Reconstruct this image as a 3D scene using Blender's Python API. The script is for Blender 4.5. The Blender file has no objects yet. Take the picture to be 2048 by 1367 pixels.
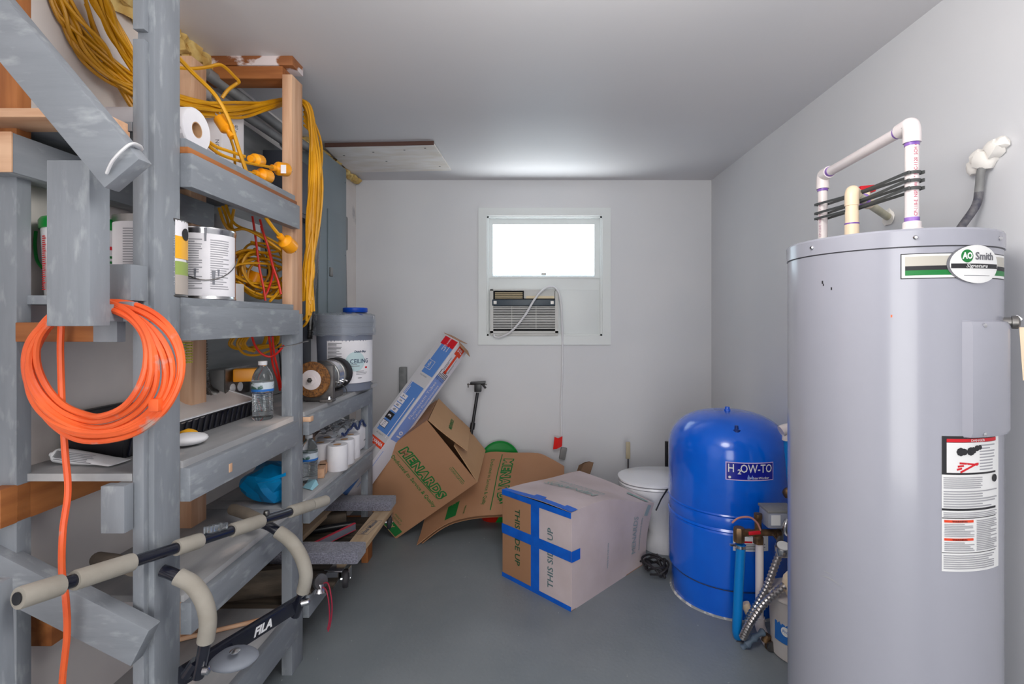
import bpy, bmesh, math, random
from mathutils import Vector, Matrix, noise
random.seed(7)
R = math.radians
V = Vector
SC = bpy.context.scene
COL = SC.collection

# ------------------------------------------------------------------ camera, sky, lights, exposure
cam_data = bpy.data.cameras.new('camera')
cam_data.sensor_width = 36.0
cam_data.lens = 36.0 * 1000.0 / 2048.0
cam_data.shift_x = (1024.0 - 1063.0) / 2048.0
cam_data.shift_y = (640.0 - 683.5) / 2048.0
cam_data.clip_start = 0.02
cam = bpy.data.objects.new('camera', cam_data)
cam.location = (0, 0, 1.35)
cam.rotation_euler = (R(90), 0, 0)
COL.objects.link(cam)
SC.camera = cam

world = bpy.data.worlds.new('daylight')
SC.world = world
world.use_nodes = True
bg = world.node_tree.nodes['Background']
bg.inputs[0].default_value = (0.86, 0.94, 1.0, 1)
bg.inputs[1].default_value = 1.15

def area(name, loc, rot, sx, sy, power, col):
    l = bpy.data.lights.new(name, 'AREA')
    l.shape = 'RECTANGLE'; l.size = sx; l.size_y = sy; l.energy = power; l.color = col
    o = bpy.data.objects.new(name, l); o.location = loc; o.rotation_euler = rot
    COL.objects.link(o); return o
# daylight through the open doorway behind the photographer, and through the small window
area('doorway_daylight', (0.0, -1.62, 1.15), (R(90), 0, 0), 1.5, 2.0, 46, (1.0, 0.975, 0.95))
area('window_daylight', (0.088, 4.12, 1.00), (R(-146), 0, 0), 1.6, 0.8, 130, (0.95, 0.99, 0.99))
_l = bpy.data.lights.new('ceiling_bulb', 'POINT'); _l.energy = 38; _l.shadow_soft_size = 0.28; _l.color = (1.0, 0.97, 0.93)
_o = bpy.data.objects.new('ceiling_bulb', _l); _o.location = (0.15, 0.75, 2.05); COL.objects.link(_o)

vs_ = SC.view_settings
vs_.view_transform = 'Standard'; vs_.look = 'None'; vs_.gamma = 1.0; vs_.use_curve_mapping = False
vs_.exposure = -0.10

# ------------------------------------------------------------------ materials
def lin(h):
    f = lambda u: u / 12.92 if u <= 0.04045 else ((u + 0.055) / 1.055) ** 2.4
    return (f(h[0] / 255), f(h[1] / 255), f(h[2] / 255), 1.0)

def M(name, c1, rough=0.5, metal=0.0, c2=None, ns=8.0, stretch=(1, 1, 1), lo=0.35, hi=0.65, detail=4.0,
      c3=None, ns3=25.0, lo3=0.62, hi3=0.72, st3=None, bump=0.0, bs=60.0, coat=0.0, trans=0.0, ior=1.45, emit=None, sheen=0.0):
    m = bpy.data.materials.new(name); m.use_nodes = True
    nt = m.node_tree; N = nt.nodes; L = nt.links
    b = N['Principled BSDF']
    b.inputs['Roughness'].default_value = rough
    b.inputs['Metallic'].default_value = metal
    b.inputs['IOR'].default_value = ior
    if coat: b.inputs['Coat Weight'].default_value = coat; b.inputs['Coat Roughness'].default_value = 0.1
    if trans: b.inputs['Transmission Weight'].default_value = trans
    if sheen: b.inputs['Sheen Weight'].default_value = sheen
    if emit: b.inputs['Emission Color'].default_value = lin(emit[0]); b.inputs['Emission Strength'].default_value = emit[1]
    tc = N.new('ShaderNodeTexCoord')
    def noi(scale, st, det):
        mp = N.new('ShaderNodeMapping'); mp.inputs['Scale'].default_value = st
        L.new(tc.outputs['Object'], mp.inputs['Vector'])
        n = N.new('ShaderNodeTexNoise'); n.inputs['Scale'].default_value = scale; n.inputs['Detail'].default_value = det
        L.new(mp.outputs[0], n.inputs['Vector']); return n
    def mixc(fac_node, lo_, hi_, a, bcol):
        r = N.new('ShaderNodeMapRange'); r.inputs['From Min'].default_value = lo_; r.inputs['From Max'].default_value = hi_
        L.new(fac_node.outputs[0], r.inputs['Value'])
        mx = N.new('ShaderNodeMix'); mx.data_type = 'RGBA'
        L.new(r.outputs[0], mx.inputs[0])
        if isinstance(a, tuple): mx.inputs[6].default_value = a
        else: L.new(a, mx.inputs[6])
        mx.inputs[7].default_value = bcol
        return mx.outputs[2]
    b.inputs['Base Color'].default_value = lin(c1)
    out = lin(c1)
    if c2 is not None:
        out = mixc(noi(ns, stretch, detail), lo, hi, out, lin(c2))
    if c3 is not None:
        out = mixc(noi(ns3, st3 or stretch, 5.0), lo3, hi3, out, lin(c3))
    if not isinstance(out, tuple): L.new(out, b.inputs['Base Color'])
    if bump:
        bn = N.new('ShaderNodeBump'); bn.inputs['Strength'].default_value = bump; bn.inputs['Distance'].default_value = 0.003
        L.new(noi(bs, stretch, 6.0).outputs[0], bn.inputs['Height']); L.new(bn.outputs[0], b.inputs['Normal'])
    return m

def grain(ax, k=14.0):
    s = [k, k, k]; s['xyz'.index(ax)] = 1.0; return tuple(s)

WALL = M('wall_paint', (216, 216, 219), 0.45, c2=(211, 212, 216), ns=2.0, bump=0.08, bs=90)
WALLL = M('side_wall_drywall', (228, 222, 218), 0.6, c2=(214, 208, 206), ns=3.0, bump=0.1, bs=60, c3=(170, 168, 170), ns3=5, lo3=.66, hi3=.8)
CEIL = M('ceiling_gloss_paint', (216, 214, 216), 0.5, c2=(212, 211, 214), ns=1.4, bump=0.12, bs=3.0)
FLOOR = M('painted_concrete', (132, 138, 142), 0.45, c2=(118, 125, 130), ns=2.2, bump=0.25, bs=70, c3=(168, 172, 172), ns3=34, lo3=.715, hi3=.75)
GREY = {a: M('grey_painted_wood_' + a, (135, 140, 147), 0.5, c2=(126, 131, 138), ns=3.5, stretch=grain(a, 7), bump=0.2, bs=14,
             c3=(172, 177, 181), ns3=14.0, lo3=.56, hi3=.85, st3=grain(a, 3)) for a in 'xyz'}
RAW = {a: M('raw_pine_' + a, (220, 180, 148), 0.6, c2=(192, 146, 114), ns=2.4, stretch=grain(a, 12), bump=0.15, bs=10) for a in 'xyz'}
ORG = {a: M('stained_fir_' + a, (176, 112, 62), 0.55, c2=(134, 78, 40), ns=2.4, stretch=grain(a, 10), bump=0.15, bs=10,
            c3=(70, 44, 28), ns3=2.0, lo3=.70, hi3=.76, st3=(3, 3, 3)) for a in 'xyz'}
BEAM = M('plastered_beam', (158, 100, 60), 0.6, c2=(128, 76, 42), ns=2.2, stretch=grain('x', 8), c3=(216, 204, 204), ns3=7, lo3=.43, hi3=.47, st3=(1, 1, 1.6), bump=.15, bs=10)
DARKW = M('weathered_dark_plank', (96, 84, 72), 0.7, c2=(52, 46, 40), ns=2.2, stretch=grain('x', 12), bump=.3, bs=10)
PLY = M('shelf_top_worn', (176, 175, 176), 0.65, c2=(150, 151, 154), ns=2.0, stretch=grain('y', 6), c3=(214, 204, 198), ns3=3, lo3=.54, hi3=.7, st3=(2, 1, 2), bump=.12, bs=14)
PLYG = M('grey_weathered_plywood', (140, 142, 142), 0.7, c2=(112, 114, 116), ns=2.0, stretch=grain('y', 8), bump=.2, bs=12)
YEL = M('yellow_cord_jacket', (222, 160, 20), 0.42, c2=(184, 128, 12), ns=5)
YELP = M('yellow_plug_plastic', (250, 168, 20), 0.35, c2=(240, 150, 10), ns=9)
ORC = M('orange_cord_jacket', (238, 104, 50), 0.42, c2=(222, 86, 42), ns=9, c3=(176, 150, 140), ns3=16, lo3=.60, hi3=.70, st3=(1, 1, 1))
REDC = M('red_cord_jacket', (208, 40, 30), 0.4)
WHITE = M('white_plastic', (232, 232, 234), 0.35, c2=(222, 222, 226), ns=6)
PAPER = M('white_paper', (236, 234, 238), 0.85, c2=(226, 224, 230), ns=10, bump=.1, bs=40)
INKG = M('grey_ink', (110, 110, 116), 0.7)
INKL = M('light_grey_ink', (160, 160, 166), 0.7)
INK = M('black_ink', (38, 38, 42), 0.6)
BLACK = M('black_plastic', (26, 26, 30), 0.35, c2=(38, 38, 42), ns=9)
RUBBER = M('black_rubber', (40, 38, 42), 0.6)
CHROME = M('bright_zinc', (205, 205, 208), 0.22, metal=1.0)
STEEL = M('dull_steel', (150, 150, 150), 0.38, metal=1.0, c2=(118, 114, 110), ns=14)
BRASS = M('tarnished_brass', (150, 118, 84), 0.45, metal=.8, c2=(104, 84, 66), ns=30)
CARD = M('brown_cardboard', (172, 128, 96), 0.75, c2=(164, 120, 88), ns=3, bump=.12, bs=30)
CARDL = M('light_cardboard', (190, 150, 112), 0.75, c2=(182, 142, 104), ns=3, bump=.1, bs=30)
CARDP = M('faded_pink_cardboard', (205, 190, 192), 0.75, c2=(192, 176, 176), ns=4, bump=.15, bs=25, c3=(196, 168, 148), ns3=3, lo3=.62, hi3=.8)
GREENI = M('green_print_ink', (20, 108, 48), 0.7)
TEALI = M('faded_teal_ink', (142, 170, 166), 0.75)
TAPE = M('blue_painters_tape', (10, 100, 210), 0.5, c2=(8, 88, 192), ns=14, bump=.15, bs=60)
TANK = M('blue_tank_enamel', (2, 102, 224), 0.18, c2=(2, 92, 212), ns=4, coat=.5)
HEAT = M('grey_heater_enamel', (160, 161, 172), 0.25, c2=(156, 157, 168), ns=1.5, coat=.35)
SEAM = M('seam_shadow_gap', (70, 70, 76), 0.5)
LABELW = M('white_label_vinyl', (232, 232, 232), 0.4)
RED = M('red_print', (206, 26, 40), 0.45)
GREEN = M('green_print', (12, 118, 52), 0.45)
PVC = M('white_pvc', (232, 224, 222), 0.3, c2=(222, 212, 214), ns=12)
PURP = M('purple_primer', (108, 70, 160), 0.35, c2=(150, 112, 190), ns=40)
CPVC = M('cream_cpvc', (236, 214, 184), 0.32)
STRAP = M('black_strap', (70, 72, 72), 0.6)
FOAM = M('yellow_spray_foam', (226, 200, 130), 0.7, c2=(190, 150, 80), ns=18, bump=.5, bs=30)
WFOAM = M('white_spray_foam', (238, 234, 228), 0.7, bump=.3, bs=30)
PANEL = M('panel_grey_enamel', (122, 134, 140), 0.38, c2=(116, 128, 134), ns=3)
PANELD = M('dark_panel_side', (70, 74, 84), 0.5)
CONDUIT = M('painted_conduit_grey', (138, 138, 138), 0.5, c2=(122, 122, 122), ns=12)
FOAMPAD = M('beige_foam_grip', (160, 155, 146), 0.85, c2=(144, 138, 128), ns=9, bump=.15, bs=90)
NAVY = M('black_gloss_steel_tube', (24, 26, 38), 0.22, coat=.5)
CARPET = M('grey_carpet_pile', (136, 136, 150), 0.95, c2=(96, 96, 108), ns=160, bump=.9, bs=260, sheen=.3)
GLASSY = M('clear_pet_plastic', (238, 244, 248), 0.06, trans=.95, ior=1.3)
WRAP = M('clear_plastic_film', (236, 240, 246), 0.10, trans=.86, ior=1.12)
BLUEL = M('blue_label_ink', (40, 110, 190), 0.5)
BAGBLUE = M('cyan_blue_bag', (0, 140, 200), 0.35, c2=(0, 116, 176), ns=7)
TUBEBLUE = M('blue_hose', (0, 128, 208), 0.35)
BLUELID = M('royal_blue_lid', (10, 70, 180), 0.4)
BUCKG = M('grey_bucket_plastic', (116, 122, 138), 0.35)
CORR = M('corrugated_stainless', (196, 190, 188), 0.28, metal=1.0)
RUSTB = M('bronze_wire_bristles', (150, 100, 50), 0.7, c2=(90, 58, 34), ns=120, bump=1.0, bs=200)
CASTG = M('cast_grey_housing', (112, 108, 106), 0.5, metal=.3, c2=(84, 80, 80), ns=20)
PORC = M('white_porcelain', (226, 226, 230), 0.12)
SYB = M('light_blue_print', (88, 132, 200), 0.55)
SYW = M('carton_white', (222, 218, 226), 0.6)
SYR = M('orange_red_print', (228, 70, 34), 0.5)
SYG = M('carton_light_grey', (196, 194, 198), 0.6)
TRANSL = M('translucent_white_bucket', (212, 208, 206), 0.4, c2=(200, 190, 184), ns=4)
STICK = M('dark_blue_sticker', (20, 30, 150), 0.3)
LILAC = M('lilac_border', (214, 190, 232), 0.4)
TAG = M('neon_red_tag', (250, 40, 36), 0.5)
ACW = M('aircon_plastic', (204, 204, 202), 0.45, c2=(194, 194, 190), ns=4)
ACB = M('aircon_yellowed', (222, 206, 172), 0.5)
ACD = M('aircon_dark_band', (52, 66, 78), 0.4)
VOID = M('dark_interior', (30, 32, 34), 0.8)
SASH = M('window_white_paint', (222, 226, 226), 0.4)
OUT = M('outdoor_ground', (170, 172, 170), 0.8)
BROWNP = M('brown_paper', (128, 100, 78), 0.8)
FLOWER = M('photo_label_yellow', (240, 176, 40), 0.4)
LAWN = M('photo_label_green', (150, 170, 90), 0.5)
DECK = M('photo_label_deck', (176, 166, 158), 0.5)
TANW = M('tan_handle', (178, 166, 140), 0.5)
PINKC = M('crimson_cord', (160, 30, 60), 0.5)
DGREEN = M('plastic_green', (6, 132, 50), 0.35)
DRIP = M('grey_paint_drip', (116, 118, 126), 0.35)

def glass_mat():
    m = bpy.data.materials.new('frosted_window_film'); m.use_nodes = True
    nt = m.node_tree; N = nt.nodes; L = nt.links; N.clear()
    o = N.new('ShaderNodeOutputMaterial'); mx = N.new('ShaderNodeMixShader')
    t = N.new('ShaderNodeBsdfTransparent'); d = N.new('ShaderNodeBsdfTranslucent')
    tc = N.new('ShaderNodeTexCoord'); n = N.new('ShaderNodeTexNoise'); n.inputs['Scale'].default_value = 16; n.inputs['Detail'].default_value = 9
    r = N.new('ShaderNodeMapRange'); r.inputs['From Min'].default_value = .45; r.inputs['From Max'].default_value = .8
    r.inputs['To Min'].default_value = .25; r.inputs['To Max'].default_value = .75
    d.inputs[0].default_value = (.66, .78, .86, 1)
    L.new(tc.outputs['Object'], n.inputs[0]); L.new(n.outputs[0], r.inputs[0]); L.new(r.outputs[0], mx.inputs[0])
    L.new(t.outputs[0], mx.inputs[1]); L.new(d.outputs[0], mx.inputs[2]); L.new(mx.outputs[0], o.inputs[0])
    return m
PANE = glass_mat()
CEIL.node_tree.nodes['Principled BSDF'].inputs['Specular IOR Level'].default_value = .35

# ------------------------------------------------------------------ geometry helpers
def P(px, py, Y):
    """point seen at photograph pixel (px,py) that lies Y metres into the room"""
    return V(((px - 1063) / 1000.0 * Y, Y, 1.35 - (py - 640) / 1000.0 * Y))
def X(px, Y): return (px - 1063) / 1000.0 * Y
def Z(py, Y): return 1.35 - (py - 640) / 1000.0 * Y

def spline(pts, n=6, closed=False):
    pts = [V(p) for p in pts]; m = len(pts)
    if m < 3: return pts
    out = []
    rng = range(m) if closed else range(m - 1)
    for i in rng:
        if closed: a, b, c, d = pts[i - 1], pts[i], pts[(i + 1) % m], pts[(i + 2) % m]
        else: a, b, c, d = pts[max(i - 1, 0)], pts[i], pts[i + 1], pts[min(i + 2, m - 1)]
        for k in range(n):
            t = k / n
            out.append(0.5 * ((2 * b) + (c - a) * t + (2 * a - 5 * b + 4 * c - d) * t * t + (3 * b - a - 3 * c + d) * t ** 3))
    if not closed: out.append(pts[-1])
    return out

class MB:
    def __init__(s): s.v = []; s.f = []
    def add(s, vs, fs):
        o = len(s.v); s.v += [V(v) for v in vs]; s.f += [tuple(i + o for i in f) for f in fs]; return s
    def merge(s, o, mtx=None):
        return s.add([(mtx @ v) if mtx else v for v in o.v], o.f)
    def box(s, x0, x1, y0, y1, z0, z1, bev=0.0):
        return s.obox(V(((x0 + x1) / 2, (y0 + y1) / 2, (z0 + z1) / 2)), V((1, 0, 0)), V((0, 1, 0)), V((0, 0, 1)), abs(x1 - x0) / 2, abs(y1 - y0) / 2, abs(z1 - z0) / 2, bev)
    def obox(s, c, ax, ay, az, hx, hy, hz, bev=0.0):
        c = V(c)
        if bev <= 0:
            vs = [c + ax * (hx * i) + ay * (hy * j) + az * (hz * k) for k in (-1, 1) for j in (-1, 1) for i in (-1, 1)]
            return s.add(vs, [(0, 2, 3, 1), (4, 5, 7, 6), (0, 1, 5, 4), (2, 6, 7, 3), (0, 4, 6, 2), (1, 3, 7, 5)])
        bm = bmesh.new(); bmesh.ops.create_cube(bm, size=2)
        for v in bm.verts: v.co = V((v.co.x * hx, v.co.y * hy, v.co.z * hz))
        bmesh.ops.bevel(bm, geom=bm.edges[:], offset=min(bev, hx * .9, hy * .9, hz * .9), segments=2, affect='EDGES', profile=.6)
        bm.verts.index_update()
        vs = [c + ax * v.co.x + ay * v.co.y + az * v.co.z for v in bm.verts]
        fs = [tuple(v.index for v in f.verts) for f in bm.faces]; bm.free()
        return s.add(vs, fs)
    def beam(s, a, b, w, t, up, bev=0.0015):
        """board from a to b; w = width along 'up' direction, t = thickness"""
        a = V(a); b = V(b); d = (b - a); L = d.length; d.normalize(); u = V(up); u = (u - d * u.dot(d)).normalized(); n = d.cross(u)
        return s.obox((a + b) / 2, d, u, n, L / 2, w / 2, t / 2, bev)
    def tube(s, pts, r, seg=8, closed=False, cap=True, flat=1.0):
        pts = [V(p) for p in pts]; n = len(pts); rr = r if isinstance(r, (list, tuple)) else [r] * n
        tang = []
        for i in range(n):
            if closed: t = pts[(i + 1) % n] - pts[i - 1]
            else: t = pts[min(i + 1, n - 1)] - pts[max(i - 1, 0)]
            if t.length < 1e-9: t = V((0, 0, 1))
            tang.append(t.normalized())
        u = tang[0].orthogonal().normalized(); vs = []
        for i in range(n):
            t = tang[i]; u = (u - t * u.dot(t))
            if u.length < 1e-6: u = t.orthogonal()
            u.normalize(); w = t.cross(u)
            for k in range(seg):
                a = 2 * math.pi * k / seg
                vs.append(pts[i] + (u * math.cos(a) + w * (math.sin(a) * flat)) * rr[i])
        fs = []
        for i in range(n if closed else n - 1):
            j = (i + 1) % n
            for k in range(seg):
                l = (k + 1) % seg
                fs.append((i * seg + k, i * seg + l, j * seg + l, j * seg + k))
        if cap and not closed:
            fs.append(tuple(range(seg - 1, -1, -1))); fs.append(tuple((n - 1) * seg + k for k in range(seg)))
        return s.add(vs, fs)
    def lathe(s, prof, c=(0, 0, 0), axis=(0, 0, 1), seg=32, sx=1.0, sy=1.0):
        c = V(c); ax = V(axis).normalized()
        u = V((1, 0, 0)) if abs(ax.z) > .9 else ax.cross(V((0, 0, 1))).normalized(); u = (u - ax * u.dot(ax)).normalized(); w = ax.cross(u)
        vs = []; fs = []
        for (r, h) in prof:
            for k in range(seg):
                a = 2 * math.pi * k / seg
                vs.append(c + ax * h + u * (r * sx * math.cos(a)) + w * (r * sy * math.sin(a)))
        for i in range(len(prof) - 1):
            for k in range(seg):
                l = (k + 1) % seg
                fs.append((i * seg + k, i * seg + l, (i + 1) * seg + l, (i + 1) * seg + k))
        if prof[0][0] > 1e-5: fs.append(tuple(range(seg - 1, -1, -1)))
        if prof[-1][0] > 1e-5: fs.append(tuple((len(prof) - 1) * seg + k for k in range(seg)))
        return s.add(vs, fs)
    def prism(s, poly, ext):
        """poly: list of 3D points, extruded by vector ext"""
        n = len(poly); e = V(ext); vs = [V(p) for p in poly] + [V(p) + e for p in poly]
        fs = [tuple(range(n - 1, -1, -1)), tuple(range(n, 2 * n))] + [(i, (i + 1) % n, n + (i + 1) % n, n + i) for i in range(n)]
        return s.add(vs, fs)
    def sheet(s, G, th):
        """G[i][j] grid of points -> sheet with thickness th (vector-normal based)"""
        a = len(G); b = len(G[0]); vs = []; 
        G = [[V(p) for p in r] for r in G]
        for side in (0, 1):
            for i in range(a):
                for j in range(b):
                    du = G[min(i + 1, a - 1)][j] - G[max(i - 1, 0)][j]; dv = G[i][min(j + 1, b - 1)] - G[i][max(j - 1, 0)]
                    nn = du.cross(dv); nn = nn.normalized() if nn.length > 1e-12 else V((0, 0, 1))
                    vs.append(G[i][j] + nn * (th * side))
        N = a * b; fs = []
        for i in range(a - 1):
            for j in range(b - 1):
                q = (i * b + j, i * b + j + 1, (i + 1) * b + j + 1, (i + 1) * b + j)
                fs.append(q[::-1]); fs.append(tuple(x + N for x in q))
        for i in range(a - 1):
            for j in (0, b - 1):
                q = (i * b + j, (i + 1) * b + j, (i + 1) * b + j + N, i * b + j + N); fs.append(q)
        for j in range(b - 1):
            for i in (0, a - 1):
                q = (i * b + j, i * b + j + 1, i * b + j + 1 + N, i * b + j + N); fs.append(q)
        return s.add(vs, fs)

STUFFY = ('fine_print', 'barcode', 'red_gauge_marks', 'bristles', 'side_ribs')
XF = {}   # world matrix of every empty/root
def _lk(o):
    COL.objects.link(o); return o
def meta(o, label=None, cat=None, group=None, kind=None):
    if label: o['label'] = label
    if cat: o['category'] = cat
    if group: o['group'] = group
    if kind: o['kind'] = kind
    return o
def thing(name, label, cat, loc=(0, 0, 0), rot=None, group=None):
    o = bpy.data.objects.new(name, None); o.empty_display_size = .05
    m = Matrix.Translation(V(loc)) @ (rot.to_4x4() if rot is not None else Matrix.Identity(4))
    o.matrix_basis = m; XF[o.name] = m.copy()
    return meta(_lk(o), label, cat, group)
def build(name, mb, mat, parent=None, smooth=None, local=False, label=None):
    if parent is None:
        lo = V((min(v.x for v in mb.v), min(v.y for v in mb.v), min(v.z for v in mb.v)))
        hi = V((max(v.x for v in mb.v), max(v.y for v in mb.v), max(v.z for v in mb.v)))
        T = Matrix.Translation(V(((lo.x + hi.x) / 2, (lo.y + hi.y) / 2, lo.z)))
    else: T = XF[parent.name]
    inv = T.inverted()
    vs = [tuple(v) for v in mb.v] if local else [tuple(inv @ v) for v in mb.v]
    me = bpy.data.meshes.new(name); me.from_pydata(vs, [], mb.f); me.validate()
    bm = bmesh.new(); bm.from_mesh(me); bmesh.ops.recalc_face_normals(bm, faces=bm.faces[:]); bm.to_mesh(me); bm.free()
    me.materials.append(mat)
    if smooth is not False:
        for p in me.polygons: p.use_smooth = True
        me.set_sharp_from_angle(angle=R(smooth or 38))
    o = bpy.data.objects.new(name, me); XF[o.name] = T
    if parent is None: o.matrix_basis = T
    else: o.parent = parent
    if label: o['label'] = label
    if name in STUFFY: o['kind'] = 'stuff'
    return _lk(o)
def solo(name, mb, mat, label, cat, group=None, kind=None, smooth=None):
    return meta(build(name, mb, mat, None, smooth), label, cat, group, kind)
def struct(name, mb, mat, smooth=None):
    o = build(name, mb, mat, None, smooth); o['kind'] = 'structure'; return o
def clone(root, dloc, label=None):
    m = Matrix.Translation(V(dloc)) @ XF[root.name]
    r = root.copy(); COL.objects.link(r); r.matrix_basis = m; XF[r.name] = m
    if label: r['label'] = label
    for c in root.children:
        k = c.copy(); COL.objects.link(k); k.parent = r; XF[k.name] = m
        for g in c.children:
            q = g.copy(); COL.objects.link(q); q.parent = k; XF[q.name] = m
    return r

def text(s, size, th=0.0006, bold=0.0, shear=0.0, space=1.0, xs=1.0):
    cu = bpy.data.curves.new('t', 'FONT'); cu.body = s; cu.size = size; cu.extrude = th / 2; cu.offset = bold
    cu.align_x = 'CENTER'; cu.align_y = 'CENTER'; cu.shear = shear; cu.space_character = space; cu.resolution_u = 2
    o = bpy.data.objects.new('t', cu); COL.objects.link(o)
    me = bpy.data.meshes.new_from_object(o); mb = MB(); mb.add([(v.co.x * xs, v.co.y, v.co.z) for v in me.vertices], [tuple(p.vertices) for p in me.polygons])
    bpy.data.objects.remove(o); bpy.data.curves.remove(cu); bpy.data.meshes.remove(me); return mb
def onplane(mb, c, xd, yd, lift=.0006):
    xd = V(xd).normalized(); yd = V(yd); yd = (yd - xd * yd.dot(xd)).normalized(); n = xd.cross(yd); c = V(c)
    out = MB(); out.add([c + xd * v.x + yd * v.y + n * (v.z + lift) for v in mb.v], mb.f); return out
def oncyl(mb, cx, cy, r, phi, z, lift=.001):
    out = MB(); vs = []
    for v in mb.v:
        a = phi + v.x / r; q = r + lift + v.z; vs.append((cx + q * math.cos(a), cy + q * math.sin(a), z + v.y))
    out.add(vs, mb.f); return out
def rect2(x0, x1, y0, y1, th=.0008, nx=1):
    mb = MB()
    G = [[(x0 + (x1 - x0) * i / nx, y, 0) for i in range(nx + 1)] for y in (y0, y1)]
    mb.sheet(G, th); return mb
def lines2(x0, x1, y0, y1, n, th=.0004, fill=.35, seed=1, nx=4):
    rr = random.Random(seed); mb = MB(); h = (y1 - y0) / n
    for i in range(n):
        e = x1 - (x1 - x0) * rr.choice([0, 0, .05, .15, .35])
        y = y1 - h * (i + .5); mb.merge(rect2(x0, e, y - h * fill / 2, y + h * fill / 2, th, nx))
    return mb
def disc2(w, h, n=20, th=.0006):
    G = []
    for i in range(n + 1):
        a = math.pi * i / n; x = -w * math.cos(a); y = max(h * math.sin(a), h * .003); G.append([(x, y * t, 0) for t in (-1, -.33, .33, 1)])
    return MB().sheet(G, th)
def hit(cx, cy, r, px):
    """angle on a vertical cylinder of the point seen in picture column px"""
    t = V(((px - 1063) / 1000.0, 1.0)).normalized(); c = V((cx, cy)); b = t.dot(c); d = b * b - (c.dot(c) - r * r)
    s = b - math.sqrt(max(d, 0)); q = t * s - c
    return math.atan2(q.y, q.x), (t * s).y
# ------------------------------------------------------------------ the room shell
D, XL, XR, H = 3.59, -1.26, 1.292, 2.355
YB = -1.35
struct('floor', MB().box(XL - .1, XR + .1, YB - .1, D + .1, -.06, 0), FLOOR)
struct('ceiling', MB().box(XL - .1, XR + .1, YB - .1, D + .1, H, H + .06), CEIL)
wl = struct('wall_left', MB().box(XL - .1, XL, YB - .1, D + .1, 0, H), WALLL)
struct('wall_right', MB().box(XR, XR + .1, YB - .1, D + .1, 0, H), WALL)
k = D / 1000.0
wx0, wx1, wz0, wz1 = X(974, D), X(1204, D), Z(671, D), Z(432, D)
mb = MB().box(XL, wx0, D, D + .1, 0, H).box(wx1, XR, D, D + .1, 0, H).box(wx0, wx1, D, D + .1, 0, wz0).box(wx0, wx1, D, D + .1, wz1, H)
struct('wall_back', mb, WALL)
# rear wall with an open doorway behind the photographer
mb = MB().box(XL, -.75, YB - .1, YB, 0, H).box(.75, XR, YB - .1, YB, 0, H).box(-.75, .75, YB - .1, YB, 2.1, H)
struct('wall_rear', mb, WALL)
# grey boarding on the left wall behind the far shelves
mb = MB().box(XL, XL + .012, 1.80, 2.68, .99, 2.20)
for z in (1.2, 1.41, 1.62): pass
build('backing_board', mb, PLYG, wl)
for (y0, y1, x1, mt, z0, z1) in ((1.72, 1.80, -1.17, RAW, .05, 2.26), (2.72, 2.80, -1.21, RAW, .05, 1.0)):
    build('stud', MB().box(XL, x1, y0, y1, z0, z1, .002), mt['z'], wl)

# window
w1 = build('window_1', MB().box(wx0, wx0 + .012, D + .005, D + .09, wz0, wz1).box(wx1 - .012, wx1, D + .005, D + .09, wz0, wz1)
           .box(wx0, wx1, D + .005, D + .09, wz1 - .012, wz1).box(wx0, wx1, D + .005, D + .09, wz0, wz0 + .012), SASH)
w1['kind'] = 'structure'
cx0, cx1, cz0, cz1 = X(957, D), X(1221, D), Z(689, D), Z(416, D)
for q in (((cx0, cz1), (cx1, cz1), (wx1, wz1), (wx0, wz1)), ((cx1, cz1), (cx1, cz0), (wx1, wz0), (wx1, wz1)),
          ((cx1, cz0), (cx0, cz0), (wx0, wz0), (wx1, wz0)), ((cx0, cz0), (cx0, cz1), (wx0, wz1), (wx0, wz0))):
    m2 = MB(); m2.prism([(q[0][0], D, q[0][1]), (q[1][0], D, q[1][1]), (q[2][0], D, q[2][1]), (q[3][0], D, q[3][1])], (0, -.014, 0))
    build('casing_board', m2, SASH, w1)
sx0, sx1, sz0, sz1 = X(985, D), X(1190, D), Z(552, D), Z(447, D)
mb = MB().box(wx0 + .012, sx0, D + .03, D + .06, sz0, wz1 - .012).box(sx1, wx1 - .012, D + .03, D + .06, sz0, wz1 - .012).box(sx0, sx1, D + .03, D + .06, sz1, wz1 - .012)
mb.box(wx0 + .012, wx1 - .012, D + .02, D + .06, sz0 - .012, sz0)
build('sash_frame', mb, SASH, w1)
build('pane', MB().box(sx0 - .003, sx1 + .003, D + .043, D + .046, sz0 - .003, sz1 + .003), PANE, w1)
build('sash_latch', MB().box(X(1083, D), X(1092, D), D + .02, D + .035, Z(549, D), Z(545, D), .001), STEEL, w1)
mb = MB().box(wx0 + .012, wx1 - .012, D + .03, D + .05, wz0 + .012, sz0 - .012)
build('infill_panel', mb, SASH, w1)
mb = MB().box(X(1120, D), X(1198, D), D + .024, D + .03, Z(668, D), Z(579, D), .002)
build('infill_panel', mb, SASH, w1)

# air conditioner
ax0, ax1, az0, az1 = X(981, D), X(1116, D), Z(671, D), Z(579, D)
ac = thing('air_conditioner', 'off-white window air conditioner with louvred grille under the bright pane', 'air conditioner', ((ax0 + ax1) / 2, D, az0))
yf = D - .035
mb = MB().box(ax0, ax0 + .022, yf, D + .028, az0 + .02, az1).box(ax1 - .022, ax1, yf, D + .028, az0 + .02, az1)
mb.box(ax0, ax1, yf, D + .028, az1 - .008, az1).box(ax0, ax1, yf, D + .028, az0 + .018, az0 + .034)
build('front_frame', mb, ACW, ac)
build('dark_interior', MB().box(ax0 + .02, ax1 - .02, yf + .02, D + .025, az0 + .03, az1 - .005), VOID, ac)
build('lower_tray', MB().box(ax0 + .006, ax1 - .004, yf + .006, D + .028, az0, az0 + .018, .002), ACW, ac)
gz0, gz1 = Z(658, D), Z(612, D)
n = 14
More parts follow.
